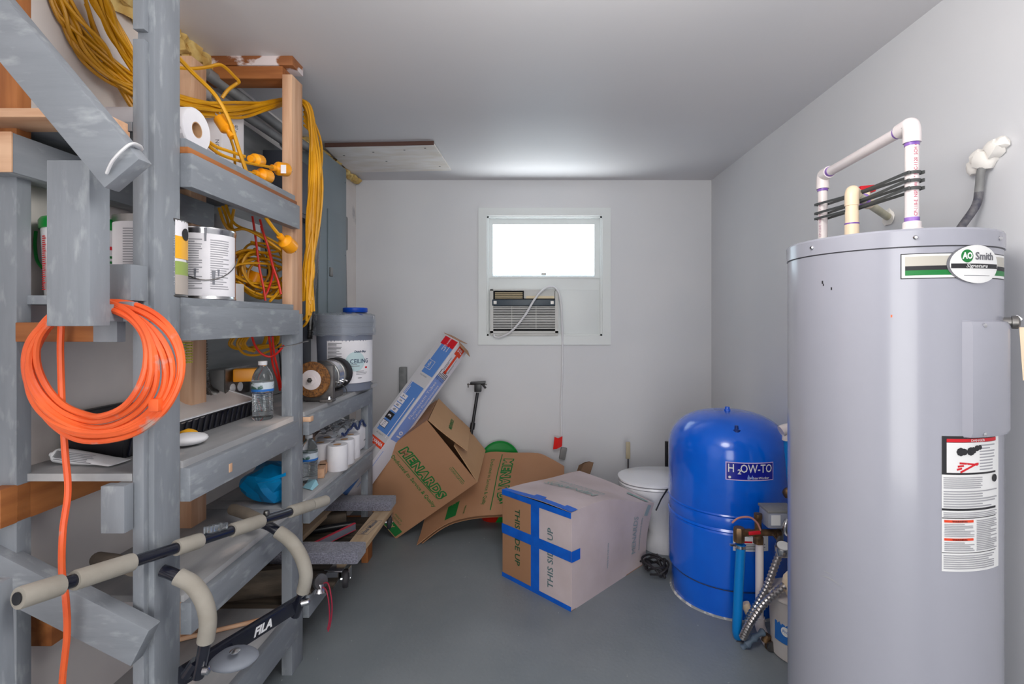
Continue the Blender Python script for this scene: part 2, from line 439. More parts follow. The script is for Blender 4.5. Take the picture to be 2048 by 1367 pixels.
for i in range(n):
    z = gz0 + (gz1 - gz0) * (i + .5) / n
    build('slat', MB().obox((0.5 * (ax0 + ax1), yf + .006, z), V((1, 0, 0)), V((0, 1, 0)), V((0, 0, 1)), (ax1 - ax0) / 2 - .02, .006, .0034), ACW, ac)
for x in (X(1024, D), X(1072, D)):
    build('grille_divider', MB().box(x - .0015, x + .0015, yf + .003, yf + .012, gz0, gz1), ACW, ac)
build('control_band', MB().box(X(985, D), X(1110, D), yf - .002, yf + .012, Z(611, D), Z(599, D), .001), ACD, ac)
for i in range(4):
    z = Z(586 + i * 3.4, D)
    build('vent_vane', MB().obox((X(1018, D), yf + .005, z), V((1, 0, 0)), V((0, .9, -.43)), V((0, .43, .9)), .098, .006, .0016), ACB, ac)
build('control_cover', MB().box(X(1048, D), X(1109, D), yf + .002, yf + .012, Z(597, D), Z(581, D), .001), ACW, ac)
build('yellowed_strip', MB().box(X(1052, D), X(1108, D), yf - .001, yf + .004, Z(597, D), Z(592, D)), ACB, ac)
build('badge', MB().box(X(988, D), X(994, D), yf - .003, yf, Z(608, D), Z(602, D)), STEEL, ac)
build('badge', MB().box(X(1101, D), X(1107, D), yf - .003, yf, Z(608, D), Z(602, D)), STEEL, ac)
pts = [P(988, 668, yf - .004), P(990, 673, yf - .01), P(1003, 673, 3.53), P(1025, 660, 3.50), P(1050, 630, 3.48), P(1068, 600, 3.48), P(1085, 580, 3.49), P(1100, 573, 3.5), P(1113, 578, 3.52), P(1121, 600, 3.54),
       P(1124, 650, 3.57), P(1125, 700, 3.574), P(1124, 760, 3.574), P(1122, 800, 3.575), P(1122, 840, 3.575), P(1123, 893, 3.575)]
build('power_cord', MB().tube(spline(pts, 6), .0075, 7), WHITE, ac)
build('plug_tester', MB().obox(P(1126, 906, 3.568), V((.97, 0, -.2)), V((0, 1, 0)), V((.2, 0, .97)), .022, .016, .042, .006), CONDUIT, ac)
solo('warning_tag', MB().sheet([[P(1106, 898, 3.53), P(1114, 897, 3.50), P(1124, 892, 3.54)], [P(1109, 873, 3.53), P(1116, 876, 3.51), P(1125, 872, 3.55)]], .001), TAG,
     'bright red paper tag hanging on the white power cord by the wall', 'tag')

# ceiling patch panel
pp = [P(646, 287, 2.83), P(868, 284, 2.83), P(902, 340, 3.36), P(664, 346, 3.36)]
pz = [V((p.x, p.y, H - .002)) for p in pp]
def cy(px, py): # point on the underside plane z=H-.01
    Y = (H - .012 - 1.35) * 1000 / (640 - py); return V((X(px, Y), Y, H - .012))
q = [cy(650, 290), cy(868, 286), cy(902, 341), cy(700, 345)]
PBRD = M('painted_plywood_panel', (238, 234, 232), .6, c2=(226, 218, 208), ns=3, stretch=(2, 6, 1))
q[0].z -= .012; q[1].z -= .010
pw_ = thing('plywood_panel', 'thin off-white plywood panel nailed to the ceiling above the fuse box', 'panel', (-.8, 3.0, H - .02))
build('board', MB().prism(q, (0, 0, .011)), PBRD, pw_)
build('raw_edge', MB().prism([q[0] + V((0, -.003, -.001)), q[1] + V((0, -.003, -.001)), q[1] + V((0, -.003, .021)), q[0] + V((0, -.003, .023))], (0, .003, 0)), M('dark_brown_edge', (84, 58, 50), .7), pw_, label='dark brown raw front edge')
for u_, w_ in ((.1, .3), (.4, .2), (.45, .55), (.7, .15), (.9, .1), (.92, .8)):
    p_ = (q[0].lerp(q[1], u_)).lerp(q[3].lerp(q[2], u_), w_)
    build('nail_head', MB().lathe([(.006, 0), (.006, .002)], p_ + V((0, 0, -.002)), (0, 0, 1), 8), STEEL, pw_)
# spray foam lumps along the left ceiling joint
def blob(c, r, seed=0, amp=.35, sc=1.0, sub=2, f=4.0):
    bm = bmesh.new(); bmesh.ops.create_icosphere(bm, subdivisions=sub, radius=1.0)
    bm.verts.index_update(); rs = r if isinstance(r, (tuple, list)) else (r, r, r); vs = []
    for v in bm.verts:
        d = v.co.normalized(); k_ = 1 + amp * noise.noise(d * f * .5 + V((seed * 3.7, seed, 0)))
        vs.append(V(c) + V((d.x * rs[0] * k_, d.y * rs[1] * k_, d.z * rs[2] * k_)))
    fs = [tuple(v.index for v in fa.verts) for fa in bm.faces]; bm.free()
    m = MB(); m.add(vs, fs); return m
sf = MB()
for i in range(15):
    y = 2.75 + i * .055; sf.merge(blob((XL + .02 + .01 * math.sin(i * 2), y, H - .02), (.03, .04, .022), i, .8))
build('foam_bead', sf, FOAM, wl, label='yellow spray foam along the ceiling joint')
sf = MB()
for i in range(8):
    sf.merge(blob((XL + .02, 1.52 + i * .06, H - .03), (.03, .05, .045), i + 30, .9))
build('foam_bead', sf, FOAM, wl, label='pale yellow insulation foam in the upper corner')

# ------------------------------------------------------------------ electrical panel and conduit on the left wall
ep = thing('electrical_panel', 'tall grey metal electrical panel on the left wall', 'fuse box', (-1.2, 2.95, 1.2))
y0, y1 = 2.72, 3.10
build('cabinet', MB().box(XL, -1.16, y0, y1, 1.30, 2.27, .004), PANEL, ep)
build('cover_plate', MB().box(-1.16, -1.152, y0 - .012, y1 + .01, 1.28, 2.285, .002), PANEL, ep)
d_ = build('panel_door', MB().box(-1.152, -1.146, y0 + .10, y1 - .03, 1.36, 1.98, .002), PANEL, ep)
build('latch', MB().box(-1.146, -1.138, y0 + .115, y0 + .15, 1.60, 1.65, .002), STEEL, d_)
for z in (1.35, 2.2, 1.75):
    build('cover_screw', MB().lathe([(.005, 0), (.005, .004), (0, .005)], (-1.152, y1 - .008, z), (1, 0, 0), 8), CHROME, ep)
sb = thing('junction_box', 'dark grey steel junction box on the wall behind the wooden post', 'electrical box', (-1.2, 2.5, 1.85))
build('box_body', MB().box(XL + .012, -1.14, 2.32, 2.66, 1.86, 2.14, .003), PANELD, sb)
build('box_cover', MB().box(-1.14, -1.135, 2.34, 2.64, 1.88, 2.12, .002), PANELD, sb)
tr = thing('wire_trough', 'dark narrow wire trough beside the electrical panel', 'electrical box', (-1.2, 2.68, 1.2))
build('trough_body', MB().box(XL, -1.19, 2.60, 2.70, .99, 1.86, .003), PANELD, tr)
co = thing('conduit_run', 'painted grey conduit and elbow below the ceiling, above the wire box', 'conduit', (-1.2, 2.3, 2.1))
build('pipe', MB().tube(spline([(-1.21, 1.85, 2.27), (-1.2, 2.2, 2.27), (-1.2, 2.5, 2.27), (-1.19, 2.72, 2.27)], 4), .022, 12), CONDUIT, co)
build('pipe', MB().tube(spline([(-1.2, 1.9, 2.20), (-1.17, 2.25, 2.19), (-1.16, 2.42, 2.18), (-1.17, 2.50, 2.15), (-1.18, 2.51, 2.12)], 5), .018, 12), CONDUIT, co)
build('pipe_collar', MB().lathe([(.026, 0), (.026, .03)], (-1.18, 2.51, 2.11), (0, 0, 1), 12), CONDUIT, co)
build('pipe_collar', MB().lathe([(.026, 0), (.026, .03)], (-1.165, 2.36, 2.185), (0, 1, 0), 12), CONDUIT, co)
solo('small_conduit_box', MB().box(-1.25, -1.19, 3.20, 3.25, 1.80, 2.02, .012), CONDUIT, 'small rounded grey conduit body right of the electrical panel', 'electrical box')
fc = MB(); n = 90
pts = [V((-1.225, 3.225, 1.80 - .85 * i / n)) for i in range(n)]
fc.tube(pts, [.016 if i % 2 else .013 for i in range(n)], 10)
pts = [V((-1.225, 3.225, 2.02 + .28 * i / 30)) for i in range(30)]
fc.tube(pts, [.016 if i % 2 else .013 for i in range(30)], 10)
solo('flexible_conduit', fc, CONDUIT, 'ribbed grey flexible conduit hanging from the small conduit body', 'conduit')
pts = spline([(-1.17, 2.66, 2.26), (-1.14, 2.68, 2.1), (-1.15, 2.69, 1.8), (-1.17, 2.68, 1.5), (-1.18, 2.66, 1.25)], 34)
solo('flexible_conduit', MB().tube(pts, [.015 if i % 2 else .0125 for i in range(len(pts))], 9), STEEL, 'thin ribbed steel conduit running down between wooden post and electrical panel', 'conduit')
tb = MB(); tb.prism([(XL, 3.30, .4), (XL, 3.42, .4), (XL, 3.34, 1.95), (XL, 3.29, 1.95)], (.02, 0, 0))
solo('wall_board', tb, PLYG, 'narrow tapering grey board on the left wall behind the paint bucket', 'board')
ob = thing('outlet_box', 'grey outlet box on the left wall with yellow plug pushed in', 'outlet', (-1.2, 2.0, 1.02))
build('box_body', MB().box(XL + .012, -1.17, 1.91, 2.02, 1.06, 1.16, .004), CONDUIT, ob)
build('face_plate', MB().box(-1.17, -1.166, 1.905, 2.07, 1.055, 1.165, .001), STEEL, ob)
for z in (1.085, ):
    build('socket', MB().lathe([(.018, 0), (.018, .002), (.014, .003)], (-1.166, 1.95, z), (1, 0, 0), 14).lathe([(.018, 0), (.018, .002), (.014, .003)], (-1.166, 2.00, z), (1, 0, 0), 14), WHITE, ob)
pg = thing('yellow_plug', 'yellow plug with red lead in the grey outlet box behind the water bottle', 'plug', (-1.15, 1.97, 1.13))
build('plug_body', MB().obox((-1.125, 1.975, 1.135), V((.9, .4, 0)).normalized(), V((-.4, .9, 0)).normalized(), V((0, 0, 1)), .045, .026, .026, .008), YELP, pg)
pts = spline([(-1.09, 2.0, 1.135), (-1.06, 2.03, 1.13), (-1.08, 2.08, 1.08), (-1.12, 2.10, 1.03), (-1.15, 2.13, .992)], 5)
build('lead', MB().tube(pts, .005, 6), REDC, pg)
pts = spline([(-1.22, 1.84, 1.35), (-1.215, 1.845, 1.25), (-1.215, 1.85, 1.15), (-1.21, 1.87, 1.09), (-1.20, 1.92, 1.06)], 22)
solo('flexible_conduit', MB().tube(pts, [.019 if i % 2 else .0155 for i in range(len(pts))], 10), STEEL, 'ribbed steel conduit bending into the grey outlet box', 'conduit')

# ------------------------------------------------------------------ built-in wooden shelving
SX = -.91                                     # front plane of the uprights
su = thing('storage_shelving', 'tall built-in wooden storage shelving painted grey along the left wall', 'shelving', (-1.08, 2.0, 0))
def lum(name, x0, x1, y0, y1, z0, z1, mt, label=None, bev=.002): return build(name, MB().box(x0, x1, y0, y1, z0, z1, bev), mt, su, label=label)
def notched(x1, y0, y1, z0, z1, mt):
    build('shelf_board', MB().prism([(XL, y0, z0), (SX - .041, y0, z0), (SX - .041, 1.297, z0), (x1, 1.297, z0), (x1, 1.899, z0), (SX - .041, 1.899, z0), (SX - .041, y1, z0), (XL, y1, z0)], (0, 0, z1 - z0)), mt, su)
# uprights
lum('post', SX - .040, SX, 1.206, 1.295, 0, H, GREY['z'])
lum('post', SX - .040, SX, 1.900, 1.990, 0, 1.375, GREY['z'])
lum('post', SX - .0385, SX - .001, 1.9015, 1.9885, 1.375, H - .07, RAW['z'], 'raw pine upper half of the middle post')
lum('post', SX - .038, SX, 2.78, 2.865, .11, .995, GREY['z'])
lum('post', SX - .037, SX - .001, 2.782, 2.863, 0, .11, ORG['z'], 'bare orange foot of the far post')
lum('post', XL, -1.20, 1.165, 1.20, 0, 1.69, GREY['z'])
lum('post', XL, -1.20, 1.165, 1.20, 1.69, H, ORG['z'], 'bare orange top of the rear corner post')
# doubling strip on the first post
lum('doubling_strip', SX - .0395, SX - .013, 1.190, 1.206, 0, 2.02, GREY['z'])
lum('doubling_strip', SX - .0395, SX - .013, 1.190, 1.206, 2.043, H, GREY['z'])
# top plates of the middle post
lum('top_plate', XL, SX + .002, 1.90, 1.99, H - .036, H, BEAM, 'bare timber with smeared white plaster')
lum('top_plate', XL, SX - .0385, 1.905, 1.985, H - .085, H - .037, ORG['x'])
# shelf 1 (top)
notched(SX + .012, 1.19, 1.98, 1.800, 1.822, GREY['y'])
lum('front_rail', SX - .001, SX + .03, 1.295, 1.90, 1.695, 1.783, GREY['y'])
lum('front_rail_lip', SX - .012, SX + .020, 1.296, 1.899, 1.783, 1.800, ORG['y'])
lum('back_rail', -1.235, -1.167, 1.125, 1.84, 1.683, 1.772, GREY['y'])
lum('rail_end_grain', -1.236, -1.166, 1.120, 1.125, 1.682, 1.773, RAW['x'])
lum('end_board', XL, SX - .05, 1.10, 1.19, 1.797, 1.817, RAW['x'])
lum('packing_block', -.985, -.955, 1.16, 1.19, 1.772, 1.797, RAW['z'])
# shelf 2
notched(SX + .006, 1.19, 1.98, 1.388, 1.409, GREY['y'])
lum('front_rail', SX - .001, SX + .028, 1.295, 1.90, 1.297, 1.388, GREY['y'])
lum('cross_rail', -1.198, SX - .09, 1.160, 1.19, 1.30, 1.345, ORG['x'])
lum('ledger_block', -1.0, -.945, 1.14, 1.165, 1.30, 1.36, GREY['z'])
# shelf 3
bm3 = MB(); bm3.prism([(XL + .02, 1.19, .967), (SX - .041, 1.19, .967), (SX - .041, 1.297, .967), (SX + .006, 1.297, .967), (SX + .006, 1.899, .967), (SX - .041, 1.899, .967), (SX - .041, 1.905, .967), (XL, 1.905, .967), (XL, 1.24, .967)], (0, 0, .018))
build('shelf_board', bm3, PLY, su)
build('shelf_board', MB().box(XL, SX - .041, 1.906, 2.93, .967, .985).box(SX - .041, SX + .006, 1.991, 2.93, .967, .985), PLY, su)
lum('front_rail', SX - .001, SX + .026, 1.295, 1.90, .880, .967, GREY['y'])
lum('front_rail', SX - .001, SX + .024, 1.992, 2.78, .892, .967, GREY['y'])
lum('rail_end_block', SX - .001, SX + .030, 1.9905, 2.02, .945, .965, RAW['x'])
lum('rail_patch', SX + .026, SX + .028, 1.46, 1.475, .905, .93, RAW['z'], 'bare wood chip')
lum('back_rail', -1.235, -1.20, 1.13, 2.80, .878, .966, ORG['y'])
lum('ledger_block', -1.0, -.945, 1.16, 1.188, .855, .965, GREY['z'])
# shelf 4
lum('shelf_board', XL, SX + .006, 1.30, 1.90, .617, .635, PLY)
lum('shelf_board', XL, SX - .042, 1.901, 1.99, .617, .635, PLY)
lum('shelf_board', XL, SX + .006, 1.991, 2.90, .617, .635, PLY)
lum('front_rail', SX - .001, SX + .028, 1.296, 1.899, .535, .617, GREY['y'])
lum('front_rail', SX - .001, SX + .026, 1.992, 2.78, .540, .617, GREY['y'])
lum('back_rail', XL, -1.20, 1.25, 2.8, .535, .616, ORG['y'])
# shelf 5
lum('shelf_board', XL, SX - .002, 1.30, 1.899, .238, .256, PLY)
lum('shelf_board', XL, SX - .04, 1.90, 1.99, .238, .256, DARKW)
lum('front_rail', SX - .001, SX + .026, 1.296, 1.899, .155, .256, GREY['y'])
lum('front_rail', SX - .001, SX + .024, 1.991, 2.30, .165, .252, GREY['y'])
for i in range(4):
    lum('shelf_plank', XL, SX + .02, 2.0 + i * .2, 2.185 + i * .2, .256 - .022, .256, DARKW)
lum('back_rail', XL, -1.20, 1.30, 2.8, .15, .233, ORG['y'])
for y in (2.83,): lum('bearer', -1.2, SX - .04, y, y + .035, .12, .233, ORG['x'])
# hanging block, its arm, and the knee braces in the foreground
lum('hanging_block', -.9875, -.900, 1.018, 1.068, 1.338, 1.676, GREY['z'])
lum('block_arm', -.955, -.915, 1.069, 1.206, 1.347, 1.385, GREY['y'])
lum('post_block', -.985, -.9135, 1.14, 1.19, 1.395, 1.478, GREY['z'])
lum('cross_arm', -.97, -.895, 1.1205, 1.139, 1.347, 1.392, GREY['x'])
a = P(258, 352, 1.0); b = P(-60, -30, 1.0); dd = (b - a).normalized()
build('knee_brace', MB().beam(a - dd * .0, b + dd * .2, .089, .036, (0, 0, 1), .003), GREY['x'], su)
a = P(300, 1290, 1.16); b = P(-30, 1122, 1.16); dd = (b - a).normalized()
build('knee_brace', MB().beam(a + dd * .01, b + dd * .03, .092, .038, (0, 0, 1), .003), GREY['x'], su)
# near grey jamb board at the far left edge of the view
build('jamb_board', MB().beam((-.985, .93, 0), (-1.005, .93, .86), .05, .03, (0, 1, 0), .003), GREY['z'], su)
# strap loop over the brace
a = P(215, 338, .99); b = P(262, 288, .985)
solo('white_strap', MB().tube(spline([P(214, 345, .975), P(225, 322, .965), P(245, 300, .965), P(262, 288, .975), P(276, 292, 1.0), P(280, 300, 1.03)], 6), .0065, 8, flat=.45), WHITE,
     'pale strap looped over the end of the upper diagonal brace', 'strap')
# ------------------------------------------------------------------ things on the shelves
# paper towel roll on the top shelf
pt = thing('paper_towel_roll', 'white paper towel roll lying on the top shelf', 'paper towels', (-1.07, 1.40, 1.822))
rr_ = .060
build('paper', MB().lathe([(.022, 0), (rr_ - .003, 0), (rr_, .004), (rr_, .272), (rr_ - .003, .276), (.022, .276), (.022, 0)], (-1.212, 1.40, 1.822 + rr_), (1, 0, 0), 40), PAPER, pt)
build('cardboard_core', MB().lathe([(.022, 0), (.022, .2755), (.0195, .2755), (.0195, 0), (.022, 0)], (-1.212, 1.40, 1.822 + rr_), (1, 0, 0), 28), CARDL, pt)
build('loose_sheet_end', MB().sheet([[(-1.21 + .27 * i, 1.40 - rr_ * math.cos(t) - .001, 1.822 + rr_ + rr_ * math.sin(t)) for t in (-.2, -.6, -1.0, -1.3)] for i in (0, 1)], .0015), PAPER, pt)
# white carton on the top shelf
wc = thing('white_carton', 'white carton with faint lettering standing at the back of the top shelf', 'box', (-1.12, 1.80, 1.822))
build('carton_body', MB().box(-1.235, -1.09, 1.76, 1.895, 1.822, 2.12, .002), PAPER, wc)
t_ = text('LITHON', .020, .0004); build('lettering', onplane(t_, (-1.105, 1.76, 1.95), (0, 0, 1), (-1, 0, 0), .0004), INKG, wc)
build('lettering', onplane(text('K2 45\n  17', .022, .0004), (-1.09, 1.83, 2.05), (0, 1, 0), (0, 0, 1)), INKG, wc)
wb2 = solo('white_booklet', MB().obox((-1.04, 1.62, 1.827), V((.9, .4, 0)).normalized(), V((-.4, .9, 0)).normalized(), V((0, 0, 1)), .05, .07, .005), PAPER,
           'thin white booklet lying flat beneath the yellow plugs', 'booklet')
pk = MB().beam((-1.05, 1.42, 1.826), (-1.01, 1.52, 1.826), .016, .006, (1, 0, 0), .001)
solo('carpenter_pencil', pk, ORC, 'flat orange pencil beside the paper towel roll', 'pencil')
solo('red_marker', MB().tube([(-.975, 1.45, 1.829), (-.935, 1.53, 1.829)], .007, 8), REDC, 'slim red marker on the edge of the top shelf', 'pen')

def paint_can(name, label, c, r, h, kind):
    t = thing(name, label, 'paint can', c)
    x, y, z = c
    build('can_body', MB().lathe([(r, 0), (r + .002, .003), (r, .008), (r, h - .012), (r + .002, h - .008), (r + .002, h - .002), (r - .004, h), (r - .008, h - .006), (0, h - .006)], c, seg=40), CHROME if kind != 'b' else STEEL, t)
    ph = math.atan2(-y, -x)
    # label wrap
    lab = MB(); G = []
    a0, a1 = ph - 1.9, ph + 1.25
    for zz in (z + .012, z + h - .02): G.append([(x + (r + .0006) * math.cos(a0 + (a1 - a0) * i / 24), y + (r + .0006) * math.sin(a0 + (a1 - a0) * i / 24), zz) for i in range(25)])
    lab.sheet(G, .0006); build('paper_label', lab, PAPER, t)
    lp = MB()
    for (c0, sd) in ((-.06, 1), (.012, 2)):
        lp.merge(oncyl(lines2(c0, c0 + .052, .03, h - .035, 22, .0003, .42, sd), x, y, r, ph, z, .0016))
    build('fine_print', lp, INKL, t)
    if kind == 'b': return t
    pts = []
    for i in range(17):
        a = ph - 1.45 + 2.9 * i / 16; s_ = math.cos((i / 16 - .5) * math.pi); pts.append((x + (r + .005) * math.cos(a), y + (r + .005) * math.sin(a), z + h * .62 - .075 * s_))
    build('wire_handle', MB().tube(pts, .0016, 6), STEEL, t)
    for (u, z0_, z1_, w) in ((.00, h * .80, h - .004, .004), (.02, .045, .085, .005), (-.025, .06, .09, .003), (.033, .07, .09, .003)):
        G = [[(s_ * w * (1.0 if q_ > .3 else .6), z0_ + (z1_ - z0_) * q_, 0) for s_ in (-1, 1)] for q_ in (0, .3, 1)]
        build('paint_drip', oncyl(MB().sheet([[(p[0] + u, p[1], 0) for p in g] for g in G], .0012), x, y, r, ph, z, .002), DRIP, t)
    return t
canA = paint_can('paint_can', 'gallon paint can with white printed label and grey drips, rightmost on second shelf', (-.988, 1.515, 1.409), .079, .213, 'a')
canB = paint_can('paint_can', 'gallon paint can behind the first post, with yellow deck picture on its label', (-.985, 1.295, 1.409), .077, .203, 'b')
# picture label at the right-hand flank of can B
x, y, z = -.985, 1.295, 1.409
ph0 = hit(x, y, .077, 372)[0]
for nm, z0_, z1_, m_ in (('picture_panel', .0, .05, DECK), ('picture_panel', .05, .085, LAWN), ('picture_panel', .092, .15, FLOWER), ('picture_panel', .15, .19, PAPER)):
    build(nm, oncyl(rect2(-.045, .022, z0_ + .008, z1_ + .008, .0006, 8), x, y, .077, ph0, z, .002), m_, canB)
build('picture_panel', oncyl(MB().lathe([(.016, 0), (.016, .0008)], (-.01, .165, .0), (0, 0, 1), 20), x, y, .077, ph0, z, .003), INK, canB)
# white tub with green lid
tb_ = thing('white_paint_tub', 'white paint tub with green lid and dangling grey drip, behind hanging block', 'paint tub', (-1.155, 1.305, 1.409))
c = (-1.152, 1.312, 1.409)
build('tub_body', MB().lathe([(.088, 0), (.091, .003), (.098, .16), (.0985, .175)], c, seg=40), WHITE, tb_)
build('lid', MB().lathe([(.1015, .168), (.1025, .172), (.1025, .19), (.099, .196), (0, .196)], c, seg=40), DGREEN, tb_)
x, y, z = c
p1 = hit(x, y, .1, 226)[0]
build('lettering', oncyl(text('E', .045, .0006, .001), x, y, .096, p1 - .05, z + .085, .0005), GREENI, tb_)
build('red_stripe', oncyl(rect2(-.06, .04, .118, .127, .0006, 10), x, y, .098, p1, z, .0005), RED, tb_)
p2 = hit(x, y, .1, 86)[0]
bar_ = MB()
for i in range(26):
    bar_.merge(oncyl(rect2(-.007, .004 if i % 3 else .007, .015 + i * .0052, .018 + i * .0052, .0005, 2), x, y, .0975, p2, z, .0015))
build('red_gauge_marks', bar_, RED, tb_)
pts = [(x - .1, y - .035, z + .172), (x - .104, y - .05, z + .12), (x - .1, y - .055, z + .07), (x - .092, y - .05, z + .04)]
pts = [P(72, 462, 1.262), P(70, 490, 1.262), P(74, 520, 1.262), P(85, 536, 1.262)]
build('green_strap', MB().tube(spline(pts, 6), .0035, 8), DGREEN, tb_)
# small white box and loose plates among the cords on shelf 2
eb = thing('white_device_box', 'white metal box fixed to the grey boards above the tangled cords', 'box', (-1.2, 2.0, 1.55))
build('box_body', MB().box(XL + .012, -1.17, 1.92, 2.16, 1.53, 1.76, .003), WHITE, eb)
solo('white_device_box', MB().obox((-1.10, 1.72, 1.445), V((0, 1, 0)), V((1, 0, 0)), V((0, 0, 1)), .09, .06, .035, .003), WHITE,
     'low white box lying on the second shelf beside the tangled cords', 'box')

def cordthing(name, label, strands, r, mat, group=None, seg=6, n=5, cat='cord'):
    t = thing(name, label, cat, tuple(strands[0][0]), group=group)
    for st in strands: build('cable' if len(strands) < 5 else 'cable_loop', MB().tube(spline(st, n), r, seg), mat, t)
    return t
def jit(pts, a, rr, prog=None):
    clampv = lambda q: V((max(q.x, XL + .012), q.y, min(q.z, H - .012)))
    o = V((rr.uniform(-a, a), rr.uniform(-a, a), rr.uniform(-a, a))); out = []
    for i, p in enumerate(pts):
        o = o * .72 + V((rr.uniform(-a, a), rr.uniform(-a, a), rr.uniform(-a, a))) * .6
        out.append(clampv(V(p) + o * (prog[i] if prog else 1)))
    return out
def plug(parent, c, d, L=.05, r=.017, prongs=True, female=False):
    c = V(c); d = V(d).normalized()
    build('plug_body', MB().lathe([(.007, -L * .75), (.010, -L * .5), (.012, -L * .45), (r, -L * .3), (r * 1.02, L * .45), (r * .96, L * .5), (0, L * .5)], c, d, 14), YELP, parent)
    u = d.orthogonal().normalized(); w = d.cross(u)
    if prongs:
        m = MB()
        for s in (-1, 1): m.obox(c + d * (L * .5 + .009) + u * (.006 * s), d, w, u, .010, .003, .0008)
        m.tube([c + d * (L * .5) + w * .007, c + d * (L * .5 + .018) + w * .007], .0024, 8)
        build('prongs', m, CHROME, parent)
    if female: build('socket_face', MB().lathe([(r * .85, L * .5), (r * .85, L * .5 + .003), (0, L * .5 + .003)], c, d, 14), PAPER, parent)
    build('cord_collar', MB().lathe([(.011, -L * .9), (.012, -L * .8), (.011, -L * .6)], c, d, 12), YELP, parent)
rr = random.Random(11)
CR = .0052
key = [P(60, -40, 1.30), P(118, 30, 1.33), P(160, 85, 1.37), P(215, 140, 1.43), P(278, 180, 1.50), P(330, 205, 1.56), P(400, 219, 1.66), P(470, 222, 1.78), P(530, 212, 1.91), P(577, 202, 2.03), P(612, 208, 2.04)]
prog = [1.2, 1.5, 1.6, 1.4, 1.3, 1.3, 1.2, 1.0, .9, .6, .45]
S = []
for i in range(22):
    tail = [P(624, 260, 2.04), P(630 + rr.uniform(-8, 6), 340, 2.03), P(624 + rr.uniform(-8, 8), 440, 2.02), P(616 + rr.uniform(-6, 8), 540, 2.02), P(612 + rr.uniform(-4, 8), 600 + rr.uniform(-40, 40), 2.03)]
    S.append(jit(key + tail, .022, rr, prog + [.5, .5, .5, .5, .5]))
bun = cordthing('coiled_extension_cord', 'thick bundle of yellow extension cord looped over the middle post top', S, CR, YEL)
# second bundle falling from the ceiling to the first post
key = [P(190, -40, 1.34), P(215, 20, 1.38), P(240, 75, 1.42), P(268, 125, 1.47), P(300, 175, 1.53), P(340, 215, 1.58)]
S = [jit(key, .015, rr, [2.3, 2, 1.4, 1.0, .9, .7]) for i in range(13)]
cordthing('coiled_extension_cord', 'yellow cord strands dropping from the ceiling just left of first post', S, CR, YEL)
key = [P(165, 0, 1.40), P(205, 90, 1.44), P(235, 150, 1.47), P(262, 200, 1.50), P(285, 235, 1.53)]
S = [jit(key, .014, rr, [1, 1, 1, .8, .6]) for i in range(3)]
cordthing('coiled_extension_cord', 'few loose yellow cord strands ending behind the paper towel roll', S, CR * .9, YEL)
# loops hanging beside the middle post
S = []
for i in range(6):
    e = rr.uniform(0, 9)
    S.append([P(608, 205 + i * 9, 2.06), P(626 + e * .6, 280, 2.06), P(637 + e, 360, 2.06), P(634 + e * .6, 450, 2.05), P(622, 530, 2.05), P(618 + e, 580, 2.05), P(628, 615 + e, 2.05)][:5 if i % 2 else 7])
S.append([P(608, 545, 2.05), P(622, 575, 2.05), P(626, 610, 2.05), P(613, 645, 2.05), P(600, 655, 2.06)])
S.append([P(608, 555, 2.06), P(618, 580, 2.06), P(620, 610, 2.06), P(610, 635, 2.06), P(598, 640, 2.07)])
S.append([P(612, 210, 2.05), P(640, 275, 2.1), P(643, 330, 2.1), P(632, 350, 2.1)])
cordthing('hanging_cord_loops', 'yellow cord loops hanging on the window side of the middle post', S, CR, YEL)
# single cords with plugs
a = cordthing('extension_cord', 'single yellow cord hanging over the top rail with its plug lowest', [[P(352, 110, 1.35), P(385, 145, 1.42), P(430, 190, 1.50), P(458, 240, 1.53), P(478, 300, 1.57), P(492, 342, 1.60), P(503, 380, 1.62), P(520, 415, 1.66), P(540, 447, 1.71), P(560, 472, 1.76)]], CR * 1.15, YEL)
plug(a, P(575, 487, 1.80), P(588, 500, 1.84) - P(566, 478, 1.78), .055, .026)
a = cordthing('extension_cord', 'yellow cord bent like a roof below the ceiling plate behind posts', [[P(352, 135, 1.6), P(385, 137, 1.65), P(415, 134, 1.68), P(438, 129, 1.7), P(452, 136, 1.72), P(468, 152, 1.74), P(478, 163, 1.75), P(472, 168, 1.75), P(456, 180, 1.73), P(444, 196, 1.72)]], CR * 1.1, YEL)
a = cordthing('extension_cord', 'short yellow cord whose plug points its prongs up beside the carton', [[P(470, 330, 1.62), P(468, 300, 1.60), P(462, 280, 1.58), P(458, 268, 1.57)]], .004, YEL)
plug(a, P(450, 250, 1.55), P(436, 228, 1.55) - P(450, 250, 1.55), .05, .022)
a = cordthing('extension_cord', 'yellow cord ending in upper connector, pointing at the middle post', [[P(405, 272, 1.44), P(430, 292, 1.50), P(460, 303, 1.55), P(490, 313, 1.60)]], CR, YEL)
plug(a, P(514, 320, 1.68), P(530, 324, 1.72) - P(500, 317, 1.62), .05, .02, False, False)
a = cordthing('extension_cord', 'yellow cord with white-stickered plug, prongs touching the middle post', [[P(410, 285, 1.45), P(440, 308, 1.52), P(480, 322, 1.60), P(520, 330, 1.68), P(545, 335, 1.74)]], CR, YEL)
plug(a, P(563, 338, 1.80), P(580, 341, 1.83) - P(552, 337, 1.77), .05, .024)
build('sticker', onplane(rect2(-.009, .009, -.015, .015, .0006), P(567, 338, 1.772), (1, .1, 0), (0, 0, 1)), PAPER, a)
a = cordthing('extension_cord', 'yellow cord with lowest connector resting on the top shelf edge', [[P(455, 325, 1.55), P(475, 337, 1.60), P(500, 345, 1.65), P(512, 347, 1.68)]], CR, YEL)
plug(a, P(528, 351, 1.72), P(545, 356, 1.76) - P(515, 348, 1.69), .05, .023, False, True)
